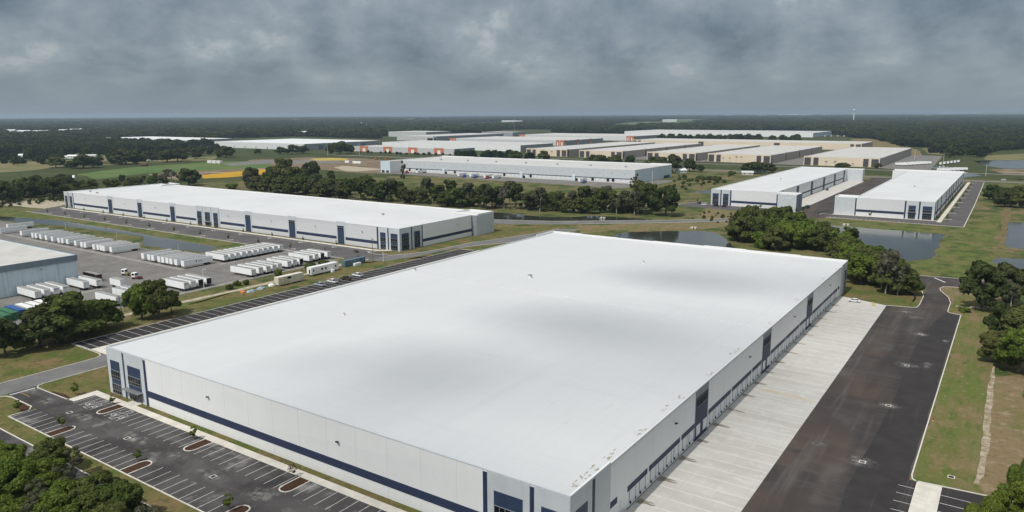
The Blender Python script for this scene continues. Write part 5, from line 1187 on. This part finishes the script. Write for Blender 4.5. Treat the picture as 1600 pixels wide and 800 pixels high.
def ttype(key, *a):
    TYPES[key] = tree_meshes(*a)
for i in range(3):
    ttype(('near', i), ('oak', 'shrub', 'oak')[i], 100+i, 13000, .25, M[('leaf2', 'leaf2', 'leaf')[i]])
ttype(('near', 3), 'sparse', 107, 4200, .17, M['leaf3'])
for i in range(4):
    ttype(('oak', i), 'oak', 200+i, 3600, .46, M[('leaf', 'leaf4', 'leaf2', 'leaf')[i]])
for i in range(3): ttype(('tall', i), 'tall', 300+i, 1500, .46, M[('leaf', 'leaf4', 'leaf3')[i]], ('palebark', 'bark', 'palebark')[i])
for i in range(2): ttype(('sparse', i), 'sparse', 400+i, 1500, .22, M[('twig', 'leaf3')[i]], 'palebark')
for i in range(2): ttype(('shrub', i), 'shrub', 500+i, 2200, .48, M[('leaf', 'leaf2')[i]])
ttype(('young', 0), 'young', 600, 750, .34, M['leaf2']); ttype(('young', 1), 'young', 601, 260, .32, M['deadleaf']); ttype(('palm', 0), 'palm', 700, 0, 0, M['leaf'])
ttype(('far', 0), 'oak', 800, 520, .95, M['leaf5']); ttype(('far', 1), 'oak', 801, 520, .95, M['leaf4']); ttype(('far', 2), 'shrub', 802, 420, 1.05, M['leaf5'])
TREE_N = [0]
def tree(key, loc, h, w=None, label='', group=None, name='tree', rz=None, cat='tree'):
    """h total height in metres, w crown width; None keeps the kind's own proportion"""
    tm, cm = TYPES[key]; s = h/9.2; own = {'oak': 11.2, 'tall': 6.6, 'shrub': 9.5, 'sparse': 6.6, 'young': 4.6, 'palm': 4.5}[key[0] if key[0] in ('oak', 'tall', 'shrub', 'sparse', 'young', 'palm') else {('near', 1): 'shrub', ('near', 3): 'sparse', ('far', 2): 'shrub'}.get(key, 'oak')]
    sw = s if w is None else w/own
    root = empty(name, loc, RT.uniform(0, 6.28) if rz is None else rz, label=label, cat=cat, group=group)
    root.scale = (sw, sw, s)
    for nm, me in (('trunk', tm), ('crown', cm)):
        o = bpy.data.objects.new(nm, me); col.objects.link(o); o.parent = root
    TREE_N[0] += 1; return root
RT = random.Random(77)
def inpoly(x, y, pts):
    c = False; n = len(pts)
    for i in range(n):
        (x1, y1), (x2, y2) = pts[i], pts[i-1]
        if (y1 > y) != (y2 > y) and x < (x2-x1)*(y-y1)/(y2-y1)+x1: c = not c
    return c
STUFF = []; UNDER = []
def grove(pxpoly, spacing, kinds, hr, label, group, name='tree', maxn=200, sx=1.0, stuff=False, under=False):
    """trees scattered at least spacing metres apart over a patch of ground"""
    W_ = [at(*p_) for p_ in pxpoly]; P2 = [(p_.x, p_.y) for p_ in W_]; xs = [p_[0] for p_ in P2]; ys = [p_[1] for p_ in P2]; got = []
    for _ in range(9000):
        x, y = RT.uniform(min(xs), max(xs)), RT.uniform(min(ys), max(ys))
        if not inpoly(x, y, P2) or any((x-a)**2+(y-b)**2 < spacing**2 for a, b in got): continue
        got.append((x, y)); h = RT.uniform(*hr); k_ = RT.choice(kinds) if kinds else None
        if under: UNDER.append((x, y, h/10.0))
        elif stuff: STUFF.append((x, y, h/10.0))
        else: tree(k_, (x, y, 0), h, None, label, group, name)
        if len(got) >= maxn: break
    return got
# near wood at lower left, seen from above
NEAR = [('near', 0), ('near', 1), ('near', 2), ('near', 0), ('near', 1), ('near', 3)]
grove([(-60, 735), (10, 735), (60, 752), (105, 778), (170, 812), (250, 850), (320, 905), (-80, 1000)], 4.3, NEAR, (5.5, 9.0), 'leafy green tree of the wood filling the lower left corner', 'wood at lower left corner', maxn=62)
tree(('near', 2), at(84, 738), 7.5, None, 'green tree at the wood edge overhanging the road left of the first mulch island', name='tree')
tree(('near', 3), at(118, 745), 6, None, 'thin grey leaved tree at the edge of the lower left wood', name='tree')
# oaks between yard and side parking
def T(key, bx, by, topy, wpx, label, group=None, name='tree', cat='tree'):
    b = at(bx, by); k_ = b.length/FPX; lo, hi = 1.0, 60.0
    for _ in range(40):
        m_ = (lo+hi)/2
        if proj(b.x, b.y, m_)[1] > topy: lo = m_
        else: hi = m_
    return tree(key, b, lo, wpx*k_, label, group, name, cat=cat)
T(('oak', 1), 8, 556, 503, 46, 'dark tree cut by the left picture edge above the drive', name='oak_tree')
T(('oak', 1), 62, 541, 487, 78, 'dark spreading oak left of the tallest one beside the side parking', name='oak_tree')
T(('oak', 0), 108, 531, 465, 92, 'tallest oak of the group before the white containers', name='oak_tree')
T(('oak', 0), 128, 524, 478, 66, 'oak in the middle of the group by the side parking', name='oak_tree')
T(('oak', 3), 160, 515, 470, 62, 'right hand oak of the group next to the leaning power pole', name='oak_tree')
T(('oak', 1), 90, 536, 495, 60, 'low dark oak in front of the tallest one', name='oak_tree')
T(('oak', 2), 222, 499, 446, 46, 'left half of the round oak pair before the trailers', name='oak_tree')
T(('oak', 0), 250, 496, 439, 50, 'tall oak of the pair before the half hidden trailers', name='oak_tree')
T(('oak', 3), 268, 489, 456, 34, 'smaller oak on the right of the round pair', name='oak_tree')
T(('shrub', 1), 436, 431.5, 416.5, 13, 'bright green bush beside the double lamp pole', name='bush', cat='bush')
T(('shrub', 0), 484, 420, 409, 22, 'dark bush before the open dark trailer', name='bush', cat='bush')
T(('shrub', 0), 505, 414, 404, 18, 'dark bush right of another before the end trailers', name='bush', cat='bush')
for x_, y_, l in ((359, 452, 'round bush furthest left on the grass below the trailers'), (371, 447, 'middle bush of three on the grass below the trailers'), (384, 445, 'bush of three on the grass nearest the tarps')): T(('shrub', 0), x_, y_, y_-10, 11, l, name='bush', cat='bush')
T(('sparse', 0), 556, 401, 390, 12, 'bare brown bush at the lot corner of the long warehouse', name='bush', cat='bush')
# belt right of the big warehouse
grove([(1143, 372), (1150, 352), (1200, 352), (1255, 362), (1262, 388), (1215, 392), (1180, 388)], 8.5, [('oak', 0), ('oak', 2), ('tall', 0), ('oak', 0), ('shrub', 1)], (11, 15), 'green tree of the wood between the big warehouse and the pond, left part', 'wood beside the big warehouse', maxn=30)
grove([(1262, 388), (1280, 380), (1322, 400), (1385, 430), (1415, 452), (1418, 464), (1380, 462), (1340, 442), (1325, 432), (1320, 410)], 6.0, [('oak', 0), ('oak', 2), ('tall', 0), ('oak', 3), ('oak', 0)], (9, 13), 'green tree of the wood at the back right corner of the big warehouse', 'wood at the back right corner', maxn=30)
T(('tall', 2), 1383, 459, 395, 34, 'tree with pale bare trunk at the front of the corner wood')
T(('sparse', 1), 1402, 461, 415, 30, 'thin leaning tree by the black edging in the grass point')
T(('tall', 0), 1328, 385, 357, 26, 'tree rising alone from the wood before the big pond')
bk_ = MB().strip([(169.5, 250), (173, 246), (174.3, 240), (174.0, 234)], .3, 0, .9); o_ = bk_.build('silt_fence', M['black'], None, O, ANG); tag(o_, 'black silt fence curving through the grass point', 'fence')
# trees on the right
T(('oak', 1), 1532, 482, 415, 62, 'dark oak standing over the white kerbs at right', name='oak_tree')
T(('oak', 1), 1570, 478, 417, 52, 'dark oak right of another with bare pale trunk before it', name='oak_tree')
T(('sparse', 1), 1577, 494, 440, 26, 'pale leaning trunk with little foliage at right')
T(('oak', 1), 1560, 528, 478, 40, 'dark tree below the pale leaning trunk', name='oak_tree')
T(('near', 2), 1556, 566, 518, 52, 'wide dark oak at the right edge beside the dry grass', name='oak_tree')
T(('near', 0), 1590, 582, 515, 66, 'large green tree at the right picture edge', name='oak_tree')
T(('near', 2), 1605, 540, 480, 70, 'dark tree cut by the right picture edge', name='oak_tree')
T(('shrub', 1), 1506, 487, 478, 18, 'low green scrub left of the rubble heap', name='bush', cat='bush')
T(('near', 1), 1597, 760, 706, 34, 'green tree at the right edge above the small car lot', name='tree')
T(('near', 0), 1578, 815, 760, 48, 'green tree overhanging the small car lot at lower right', name='tree')
T(('near', 1), 1535, 828, 765, 46, 'green tree at the lower right corner left of another', name='tree')
T(('near', 0), 1620, 830, 740, 60, 'green tree cut by the lower right picture corner', name='tree')
rb = MB(); rr = random.Random(8); pts_ = px((1496, 481), (1530, 485))
for i in range(40): x = rr.uniform(0, 14); y = rr.uniform(-1.2, 1.2); q_ = rr.uniform(.2, .7); rb.obox((x, y), (math.cos(i), math.sin(i)), (-math.sin(i), math.cos(i)), -q_, q_, -q_*.7, q_*.7, 0, q_)
tag(rb.build('rubble_heap', M['sand'], None, P(*pts_[0]), R(-8)), 'pale rubble heap lying in the scrub below the dark oak', 'rubble')
grove([(1528, 322), (1535, 312), (1600, 300), (1640, 305), (1640, 328), (1570, 326)], 8, [('oak', 1), ('oak', 1), ('oak', 0)], (9, 13), 'dark tree of the clump right of the last car park', 'clump right of the last car park', maxn=16)
grove([(1470, 243), (1500, 241), (1545, 238), (1545, 247), (1510, 248), (1475, 247)], 14, [('far', 0), ('far', 1), ('far', 2)], (12, 17), 'dark tree of the row on the bank before the far lake', 'row before the far lake', maxn=14)
# belt behind the long warehouse
belt = [(388, 298.5), (430, 302), (480, 307), (540, 312), (600, 317), (660, 321), (720, 325), (780, 328.5), (840, 331.5), (905, 333.5), (960, 335), (1005, 336)]
bk1 = ['oak', 'tall', 'tall', 'oak', 'sparse', 'tall', 'oak', 'tall']
N1 = 72
for i in range(N1):
    t = i/(N1-1)*(len(belt)-1.001); j = int(t); f = t-j; x_ = belt[j][0]*(1-f)+belt[j+1][0]*f; y_ = belt[j][1]*(1-f)+belt[j+1][1]*f-RT.uniform(0, 10 if i % 2 else 4)
    k_ = RT.choice(bk1); key = {'oak': ('oak', RT.choice((0, 1, 3))), 'tall': ('tall', RT.randrange(3)), 'sparse': ('sparse', RT.randrange(2)), 'shrub': ('shrub', 0)}[k_]
    hh = {'oak': (11, 16), 'tall': (13, 20), 'sparse': (12, 17), 'shrub': (6, 10)}[k_]
    lab = {'oak': 'rounded dark tree of the belt behind the long warehouse and canal', 'tall': 'tall slender tree of the belt behind the long warehouse and canal', 'sparse': 'thin pale twigged tree of the belt behind the canal', 'shrub': 'low bush of the belt behind the long warehouse and canal'}[k_]
    tree(key, at(x_, y_), RT.uniform(*hh), None, lab, 'tree belt behind the canal, '+k_, 'tree' if k_ != 'shrub' else 'bush', cat='tree' if k_ != 'shrub' else 'bush')
for i in range(150):
    t = RT.random()*(len(belt)-1.001); j = int(t); f = t-j; b = at(belt[j][0]*(1-f)+belt[j+1][0]*f, belt[j][1]*(1-f)+belt[j+1][1]*f-RT.uniform(1, 9)); UNDER.append((b.x, b.y, RT.uniform(.18, .62)))
grove([(392, 297), (425, 279), (500, 281), (560, 291), (610, 302), (615, 314), (540, 310), (450, 303)], 9.5, [('oak', 0), ('oak', 1), ('tall', 0), ('tall', 1), ('oak', 3)], (11, 17), '', '', maxn=40, under=True)
T(('oak', 0), 448, 285, 249, 46, 'large oak above the belt, left of another, before the building site', name='oak_tree'); T(('oak', 1), 487, 280, 254, 32, 'dark round oak before the pale building site ground', name='oak_tree')
T(('sparse', 1), 630, 300, 254, 13, 'tall feathery tree before the corner tower of the cross-dock warehouse'); T(('sparse', 1), 990, 310, 274, 14, 'slender tree before the corner of the cross-dock warehouse')
T(('oak', 1), 1040, 337, 293, 50, 'broad dark oak alone right of the canal', name='oak_tree'); T(('oak', 0), 1018, 330, 288, 34, 'oak behind the broad dark one by the canal', name='oak_tree'); T(('oak', 3), 998, 326, 284, 30, 'leafy tree left of the broad dark oak', name='oak_tree')
T(('tall', 2), 1004, 333, 303, 10, 'small pale trunked tree before the broad dark oak')
# left background
grove([(-40, 312), (0, 304), (40, 299), (70, 296), (110, 293), (112, 306), (60, 309), (0, 318)], 11, [('oak', 1), ('oak', 0), ('shrub', 0)], (12, 17), 'dark tree of the dense wood at left behind the sand track', 'dense wood at left', maxn=26)
grove([(112, 296), (180, 288), (260, 281), (262, 287), (190, 294), (112, 305)], 11, [('shrub', 0), ('oak', 0), ('tall', 0), ('shrub', 0)], (7, 12), 'tree of the hedge along the back of the long warehouse', 'hedge behind the long warehouse', maxn=26)
T(('oak', 1), 295, 290, 265, 34, 'dark oak behind the back corner of the long warehouse', name='oak_tree'); T(('sparse', 0), 268, 285, 264, 18, 'leafless grey tree left of the dark oak behind the long warehouse'); T(('shrub', 1), 362, 295, 284, 18, 'round bush right of the long warehouse roof corner', name='bush', cat='bush'); T(('tall', 0), 388, 293, 268, 14, 'slender tree beside the round bush'); T(('sparse', 0), 258, 287, 272, 22, 'bare brown tree beside the leafless grey one')
T(('oak', 1), 130, 263, 244, 36, 'left oak of the dark pair in the tan field', name='oak_tree'); T(('oak', 1), 146, 262, 246, 24, 'right oak of the dark pair in the tan field', name='oak_tree'); T(('oak', 3), 88, 262, 246, 26, 'brownish oak left of the dark pair', name='oak_tree'); T(('oak', 1), 110, 262, 252, 18, 'small oak left of the dark pair', name='oak_tree')
for x_, y_, t_, w_, l in ((180, 256, 238, 26, 'first oak from the left in the line behind the crop field'), (196, 256.5, 234, 40, 'second oak in the line behind the crop field, broad'), (214, 256, 237, 26, 'third oak in the line behind the crop field'), (232, 253, 237, 18, 'small oak right of the white shed'), (262, 253, 235, 30, 'dark oak right of the brown roofed house'), (278, 252, 234, 28, 'darkest oak of the line behind the crop field'), (306, 248, 232, 20, 'last oak on the right of the line behind the crop field'), (300, 240, 228, 18, 'oak behind the line, left of the bare mast'), (354, 246, 229, 24, 'round oak left of another before the cream warehouse'), (343, 245, 234, 14, 'small oak beside the round one before the cream warehouse'), (403, 241, 233, 12, 'small round tree at the left end of the cream warehouse')): T(('oak', 1), x_, y_, t_, w_, l, name='oak_tree')
for x_, y_, t_, w_, l in ((438, 240.5, 230, 18, 'left tree of the clump before the cream warehouse docks'), (456, 241, 227, 22, 'middle tree of the clump before the cream warehouse docks'), (474, 240, 228, 20, 'right tree of the clump before the cream warehouse docks'), (532, 241, 222, 30, 'large dark oak left of the terracotta portals'), (517, 241, 226, 18, 'tree left of the large dark oak by the portals'), (544, 240, 226, 20, 'tree right of the large dark oak by the portals')): T(('oak', 1), x_, y_, t_, w_, l, name='oak_tree')
grove([(70, 243), (150, 241), (230, 240), (300, 236), (300, 231), (200, 232), (70, 236)], 26, [('far', 0), ('far', 1), ('far', 2)], (13, 18), 'dark tree of the wood before the half hidden white building', 'wood before the white building', maxn=60, stuff=True)
grove([(-40, 252), (-40, 238), (60, 236), (165, 234), (170, 242), (110, 248.5), (60, 251), (20, 254)], 17, [], (11, 16), '', '', maxn=75, stuff=True)
grove([(165, 252), (345, 243), (345, 232), (180, 236)], 18, [], (10, 16), '', '', maxn=46, stuff=True)
grove([(-40, 262), (60, 259), (110, 251), (-20, 252)], 24, [], (8, 13), '', '', maxn=16, stuff=True)
grove([(150, 262), (320, 248), (345, 246), (345, 238), (310, 236), (240, 240), (180, 246), (120, 262)], 24, [], (8, 13), '', '', maxn=26, stuff=True)
grove([(1060, 276), (1130, 283), (1120, 290), (1060, 300), (1045, 290)], 12, [], (2.5, 5), '', '', maxn=24, under=True)
grove([(1085, 330), (1150, 336), (1190, 340), (1140, 352), (1080, 342)], 7, [], (1, 3), '', '', maxn=24, under=True)
grove([(0, 318), (110, 308), (112, 314), (0, 325)], 6, [], (2, 5), '', '', maxn=40, under=True)
# trees before the tan row
grove([(715, 246), (760, 247), (830, 247.5), (830, 252), (770, 251), (715, 249)], 12, [('far', 0), ('oak', 0), ('far', 1), ('oak', 1)], (11, 16), 'tree of the clump before the dotted white warehouse', 'clump before the dotted white warehouse', maxn=22, stuff=True)
for x_, l in ((805, 'dark tree at the left front corner of the tan row'), (851, 'round tree before the leftmost tan warehouse')): T(('oak', 0), x_, 251, 236, 22, l, name='oak_tree')
grove([(903, 252), (960, 252), (1030, 254), (1055, 258), (1060, 264), (1030, 262), (960, 257), (905, 256)], 12, [('oak', 0), ('oak', 1), ('shrub', 0), ('oak', 3)], (9, 14), 'tree of the thicket before the narrow tan warehouses', 'thicket before the narrow tan warehouses', maxn=26)
for x_, y_, t_, w_, l in ((1050, 270, 243, 30, 'tall leafy tree right of the cross-dock warehouse corner'), (1077, 268, 249, 22, 'dark tree right of the white house'), (1094, 269, 258, 14, 'round bush right of the dark tree by the white house'), (1143, 274, 265, 11, 'single round bush in the meadow'), (1175, 271, 254, 34, 'broad dark oak before the tan front, left one'), (1196, 270, 255, 32, 'broad dark oak before the tan front, right one'), (1107, 281, 273, 16, 'scrub in the middle of the meadow'), (1119, 282, 273, 14, 'scrub right of another in the meadow'), (1040, 276, 264, 16, 'bush against the blue end wall of the cross-dock warehouse')): T(('oak', 1) if t_ < y_-10 else ('shrub', 0), x_, y_, t_, w_, l, name='oak_tree' if t_ < y_-10 else 'bush', cat='tree' if t_ < y_-10 else 'bush')
for i in range(13): b = at(1062+i*6.5+RT.uniform(-3, 3), 277+RT.uniform(-3, 9)); tree(('shrub', 0), b, RT.uniform(3, 5), None, 'small round shrub in the meadow left of the court warehouse', 'shrubs in the meadow', 'bush', cat='bush')
for x_, y_ in ((1130, 254.5), (1140, 254.5), (1150, 255), (1158, 255), (1290, 263), (1304, 264), (1316, 264), (1332, 264.5), (845, 245), (862, 245.5), (925, 248)): tree(('palm', 0), at(x_, y_), RT.uniform(8, 11), None, 'small palm planted along the tan warehouse fronts', 'palms along the tan fronts', 'palm_tree')
for i in range(16): b = at(565+i*9+RT.uniform(-3, 3), 239.3+i*.28); STUFF.append((b.x, b.y, RT.uniform(.4, .65)))
for x_, y_, w_ in ((1318, 262.5, 20), (1310, 263, 12), (1372, 263, 10)): T(('oak', 0), x_, y_, y_-8, w_, 'small leafy tree before the nearest tan office front, %s' % {20: 'widest of three', 12: 'left of the widest', 10: 'right of the three'}[w_])
grove([(1028, 222), (1100, 221.5), (1180, 222.5), (1255, 224), (1255, 219.5), (1150, 217), (1050, 216.5), (1028, 219)], 20, [('far', 0), ('far', 2), ('far', 1)], (14, 19), 'dark tree of the belt behind the long tan wall', 'belt behind the long tan wall', maxn=60, stuff=True)
# young trees of the car parks
for x_, y_, h, k_, l in ((118, 617, 3.6, 0, 'young tree on the mulch by the exit road'), (29, 644, 3.4, 0, 'young tree on the mulch bed at left, before the exit'), (176, 632, 2.6, 0, 'small young tree on the island near the entrance'), (97, 669.5, 3.4, 0, 'young tree on the first island of the lower parking row'), (216, 721, 3.0, 0, 'young tree on the second island of the lower parking row'), (303.5, 687, 3.4, 0, 'young tree on the island in the upper parking row'), (458, 746, 3.2, 1, 'dry brown young tree on an island of the upper parking row'), (358.5, 798, 3.6, 0, 'young tree at the bottom edge on the third lower island')): tree(('young', k_), at(x_, y_), h, h*.62, l, None, 'young_tree')
for i, u in enumerate(range(-440, -95, 29)):
    tree(('young', 0), P(u+14, 174.5), 4.2, 1.6, 'slim young tree on the kerb islands facing the long warehouse', 'young trees facing the long warehouse', 'young_tree')
    tree(('young', 0), P(u, 195.5), 3.8, 1.5, 'slim young tree on the sidewalk islands of the long warehouse', 'young trees along the long warehouse', 'young_tree')
for u, v, l in ((67, 489, 'young tree left of two on the verge between the courts'), (70, 496, 'young tree right of two on the verge between the courts'), (118, 494, 'young tree before the white wall of the right warehouse'), (-20, 513, 'young tree in the corner bed of the court warehouse lot'), (37, 500, 'young tree before the white wall of the court warehouse')): tree(('young', 0), P(u, v), 4.5, 2.4, l, None, 'young_tree')
for i in range(8): tree(('young', 0), P(166.5, 506+i*42), 4.0, 2.0, 'slim young tree on the islands of the last car park', 'young trees of the last car park', 'young_tree')
print('TREES', TREE_N[0])

# ================================================================== THE FAR WOODS (one mass)
LIM = [(-60, 246), (0, 245), (60, 243), (100, 240), (170, 236), (240, 233), (300, 231), (335, 229), (345, 217), (460, 213), (590, 217), (615, 213), (705, 211), (815, 207), (1000, 209), (1010, 207), (1290, 207), (1330, 215), (1365, 217), (1450, 239), (1480, 240), (1520, 240), (1600, 242), (1680, 243)]
RECTS = [(-1980, -1500, 985, 1150), (-1460, -1050, 900, 1240), (-1640, -1380, 1700, 1960), (-1350, -1160, 1500, 1900), (-1370, -1190, 1975, 2090), (-1090, -660, 1790, 2030), (-985, -290, 2250, 2620)]
CLEAR = [[(930, 197.5), (990, 190), (1070, 189), (1135, 192.5), (1060, 197)], [(1540, 238), (1600, 233), (1680, 236), (1680, 246), (1540, 246)], [(0, 213), (60, 210.5), (130, 206), (132, 208), (60, 213), (0, 215)], [(700, 194), (800, 189), (830, 190), (800, 195), (720, 199)]]
GL = [(1100, 187.5, 80, 1.6), (300, 190.5, 70, 1.2), (215, 198, 60, 1.6), (1250, 195.5, 70, 1.7), (1490, 190, 90, 1.6), (700, 184.2, 110, .9), (1415, 200.5, 46, 1.6), (85, 191, 70, 1.2), (570, 186.5, 60, .9), (1330, 185, 100, 1.0), (430, 203, 34, 1.2), (900, 185, 90, .9), (1560, 205, 60, 1.8), (30, 222, 40, 2.0)]
for i, (x_, y_, w_, h_) in enumerate(GL):
    pl_ = [(x_+w_*math.cos(t*math.pi/5), y_+h_*math.sin(t*math.pi/5)) for t in range(10)]; CLEAR.append(pl_)
    patch('far_meadow', M['tanfield' if i % 3 == 1 else 'field'], px(*pl_), .02, (at(x_, y_).y)*.012, at(x_, y_).y*.05, 40+i)
def forest_points(seed, d0, d1, spacing, jitter=.5):
    rs = np.random.RandomState(seed); n = int(.5*1.6*(d1*d1-d0*d0)/spacing**2)
    d = np.sqrt(rs.uniform(d0*d0, d1*d1, n)); a = rs.uniform(-.72, .72, n); X = d*np.sin(a); Y = d*np.cos(a)
    dz = CAM_H; f_ = Y*cp+dz*sp; q_ = -Y*sp+dz*cp; u_ = FPX*X/f_; v_ = FPX*q_/f_; PX = cr*u_-sr*v_+800; PY = sr*u_+cr*v_+400
    lim = np.interp(PX, [l[0] for l in LIM], [l[1] for l in LIM]); ok = PY < lim
    wx, wy = X-O.x, Y-O.y; U_ = wx*E1.x+wy*E1.y; V_ = wx*E2.x+wy*E2.y
    for a0, a1, b0, b1 in RECTS: ok &= ~((U_ > a0) & (U_ < a1) & (V_ > b0) & (V_ < b1))
    ok &= ~((U_ > -1100) & (U_ < 70) & (V_ < 1760))
    idx = np.nonzero(ok)[0]; keep = []
    for i in idx:
        if any(inpoly(PX[i], PY[i], c_) for c_ in CLEAR): continue
        keep.append(i)
    # leave natural gaps: small glades
    g_ = np.sin(X[keep]*.0061+1.3)*np.sin(Y[keep]*.0023+.7)+np.sin(X[keep]*.0023+4)*np.sin(Y[keep]*.0011)*.7
    k2 = np.array(keep)[(g_ < .80)]
    return np.stack([X[k2], Y[k2], np.zeros(len(k2))], 1), rs
def woods(name, pts, rs, srcs, h0, h1, wide, extra=None):
    s = rs.uniform(h0, h1, len(pts)).astype(np.float32)
    if extra is not None: pts = np.concatenate([pts, np.array([(a, b, 0) for a, b, c in extra])]); s = np.concatenate([s, np.array([c for a, b, c in extra], np.float32)])
    me = bpy.data.meshes.new(name); me.vertices.add(len(pts)); me.vertices.foreach_set('co', pts.astype(np.float32).ravel())
    at_ = me.attributes.new('tree_size', 'FLOAT_VECTOR', 'POINT'); at_.data.foreach_set('vector', np.stack([s*wide, s*wide, s], 1).astype(np.float32).ravel())
    ar = me.attributes.new('tree_turn', 'FLOAT_VECTOR', 'POINT'); ar.data.foreach_set('vector', np.stack([np.zeros(len(pts)), np.zeros(len(pts)), rs.uniform(0, 6.28, len(pts))], 1).astype(np.float32).ravel())
    ai = me.attributes.new('tree_kind', 'INT', 'POINT'); ai.data.foreach_set('value', rs.randint(0, len(srcs), len(pts)).astype(np.int32))
    o = bpy.data.objects.new(name, me); col.objects.link(o); o['kind'] = 'stuff'
    ng = bpy.data.node_groups.new(name, 'GeometryNodeTree'); ng.interface.new_socket('Geometry', in_out='INPUT', socket_type='NodeSocketGeometry'); ng.interface.new_socket('Geometry', in_out='OUTPUT', socket_type='NodeSocketGeometry')
    N = ng.nodes; L = ng.links; gi = N.new('NodeGroupInput'); go = N.new('NodeGroupOutput')
    jn = N.new('GeometryNodeJoinGeometry'); g2 = N.new('GeometryNodeGeometryToInstance')
    infos = []
    for s_ in srcs[::-1]:
        oi = N.new('GeometryNodeObjectInfo'); oi.inputs['Object'].default_value = s_; oi.inputs['As Instance'].default_value = True; oi.transform_space = 'ORIGINAL'; infos.append(oi)
        L.new(oi.outputs['Geometry'], jn.inputs[0])
    ip = N.new('GeometryNodeInstanceOnPoints'); ip.inputs['Pick Instance'].default_value = True
    def attr(nm, ty):
        n = N.new('GeometryNodeInputNamedAttribute'); n.data_type = ty; n.inputs['Name'].default_value = nm; return n.outputs[0]
    L.new(gi.outputs[0], ip.inputs['Points']); L.new(jn.outputs[0], ip.inputs['Instance'])
    L.new(attr('tree_kind', 'INT'), ip.inputs['Instance Index']); L.new(attr('tree_size', 'FLOAT_VECTOR'), ip.inputs['Scale']); L.new(attr('tree_turn', 'FLOAT_VECTOR'), ip.inputs['Rotation'])
    L.new(ip.outputs[0], go.inputs[0])
    md = o.modifiers.new('woodland', 'NODES'); md.node_group = ng
    return o
def first_crown(key):
    for o in bpy.data.objects:
        if o.type == 'MESH' and o.data is TYPES[key][1]: return o
SRC = [first_crown(('far', i)) for i in range(3)]
p1, rs1 = forest_points(1, 900, 2600, 12.5)
woods('woodland', p1, rs1, SRC, 1.1, 1.9, 1.0, STUFF)
SRC2 = [first_crown(k_) for k_ in (('shrub', 0), ('shrub', 1), ('oak', 0), ('tall', 0), ('oak', 1))]
woods('undergrowth', np.zeros((0, 3)), np.random.RandomState(9), SRC2, 1, 1.1, 1.0, UNDER)
p2, rs2 = forest_points(2, 2600, 6500, 24)
woods('far_woodland', p2, rs2, SRC, 1.3, 2.2, 2.0)
p3, rs3 = forest_points(3, 6500, 17000, 75)
woods('distant_woodland', p3, rs3, SRC, 1.5, 2.6, 6.0)
print('WOODS', len(p1), len(p2), len(p3))

# ================================================================== CLOUDS OVERHEAD AND HAZE
CLOUD_MESH = []
def cloud(i, px_, py_, z, ru, rv, rz_, thick, tau):
    # a puff of vapour thinning outwards: shells of even density one inside the other
    tgt = at(px_, py_, 13.0); k_ = (z-13)/S.z; c_ = tgt+S*k_; nsh = 5
    m = bpy.data.materials.new('cloud_vapour'); m.use_nodes = True; N = m.node_tree.nodes; N.clear(); o_ = N.new('ShaderNodeOutputMaterial'); v_ = N.new('ShaderNodeVolumePrincipled')
    v_.inputs['Color'].default_value = (.98, .98, .98, 1); v_.inputs['Density'].default_value = .56*tau/(2*thick)*S.z/(nsh*.85); m.node_tree.links.new(v_.outputs[0], o_.inputs['Volume'])
    for j in range(nsh):
        bm = bmesh.new(); bmesh.ops.create_icosphere(bm, subdivisions=4, radius=1); me = bpy.data.meshes.new('cloud'); bm.to_mesh(me); bm.free(); me.materials.append(m)
        me.polygons.foreach_set('use_smooth', [True]*len(me.polygons)); f_ = 1.6-.3*j
        o = bpy.data.objects.new('cloud', me); col.objects.link(o); o.location = c_; o.scale = (ru*f_, rv*f_, thick*f_); o.rotation_euler = (0, 0, rz_); o['kind'] = 'structure'
for i, a in enumerate(((640, 578, 520, 20, 22, R(-25), 10, .85), (470, 566, 520, 10, 12, R(-25), 8, .35), (895, 505, 520, 26, 18, R(-35), 10, .75), (1020, 530, 520, 36, 30, R(-30), 12, .50), (1060, 436, 520, 24, 15, R(-26), 10, .70), (1190, 440, 520, 40, 22, R(-26), 12, .55),
        (760, 602, 520, 24, 22, R(-25), 10, .45), (1080, 600, 530, 30, 50, R(-34), 12, .35), (540, 730, 520, 46, 18, ANG, 9, .75))): cloud(i, *a)
hz = MB(); hz.box(-26100, 26100, -3100, 30100, -1, 108); ho = hz.build('haze', M['ground']); ho['kind'] = 'stuff'
hm = bpy.data.materials.new('haze_air'); hm.use_nodes = True; N = hm.node_tree.nodes; N.clear(); o_ = N.new('ShaderNodeOutputMaterial'); v_ = N.new('ShaderNodeVolumePrincipled')
v_.inputs['Color'].default_value = (.62, .76, .90, 1); v_.inputs['Density'].default_value = 6.5e-5; v_.inputs['Anisotropy'].default_value = .2
hm.node_tree.links.new(v_.outputs[0], o_.inputs['Volume']); ho.data.materials[0] = hm
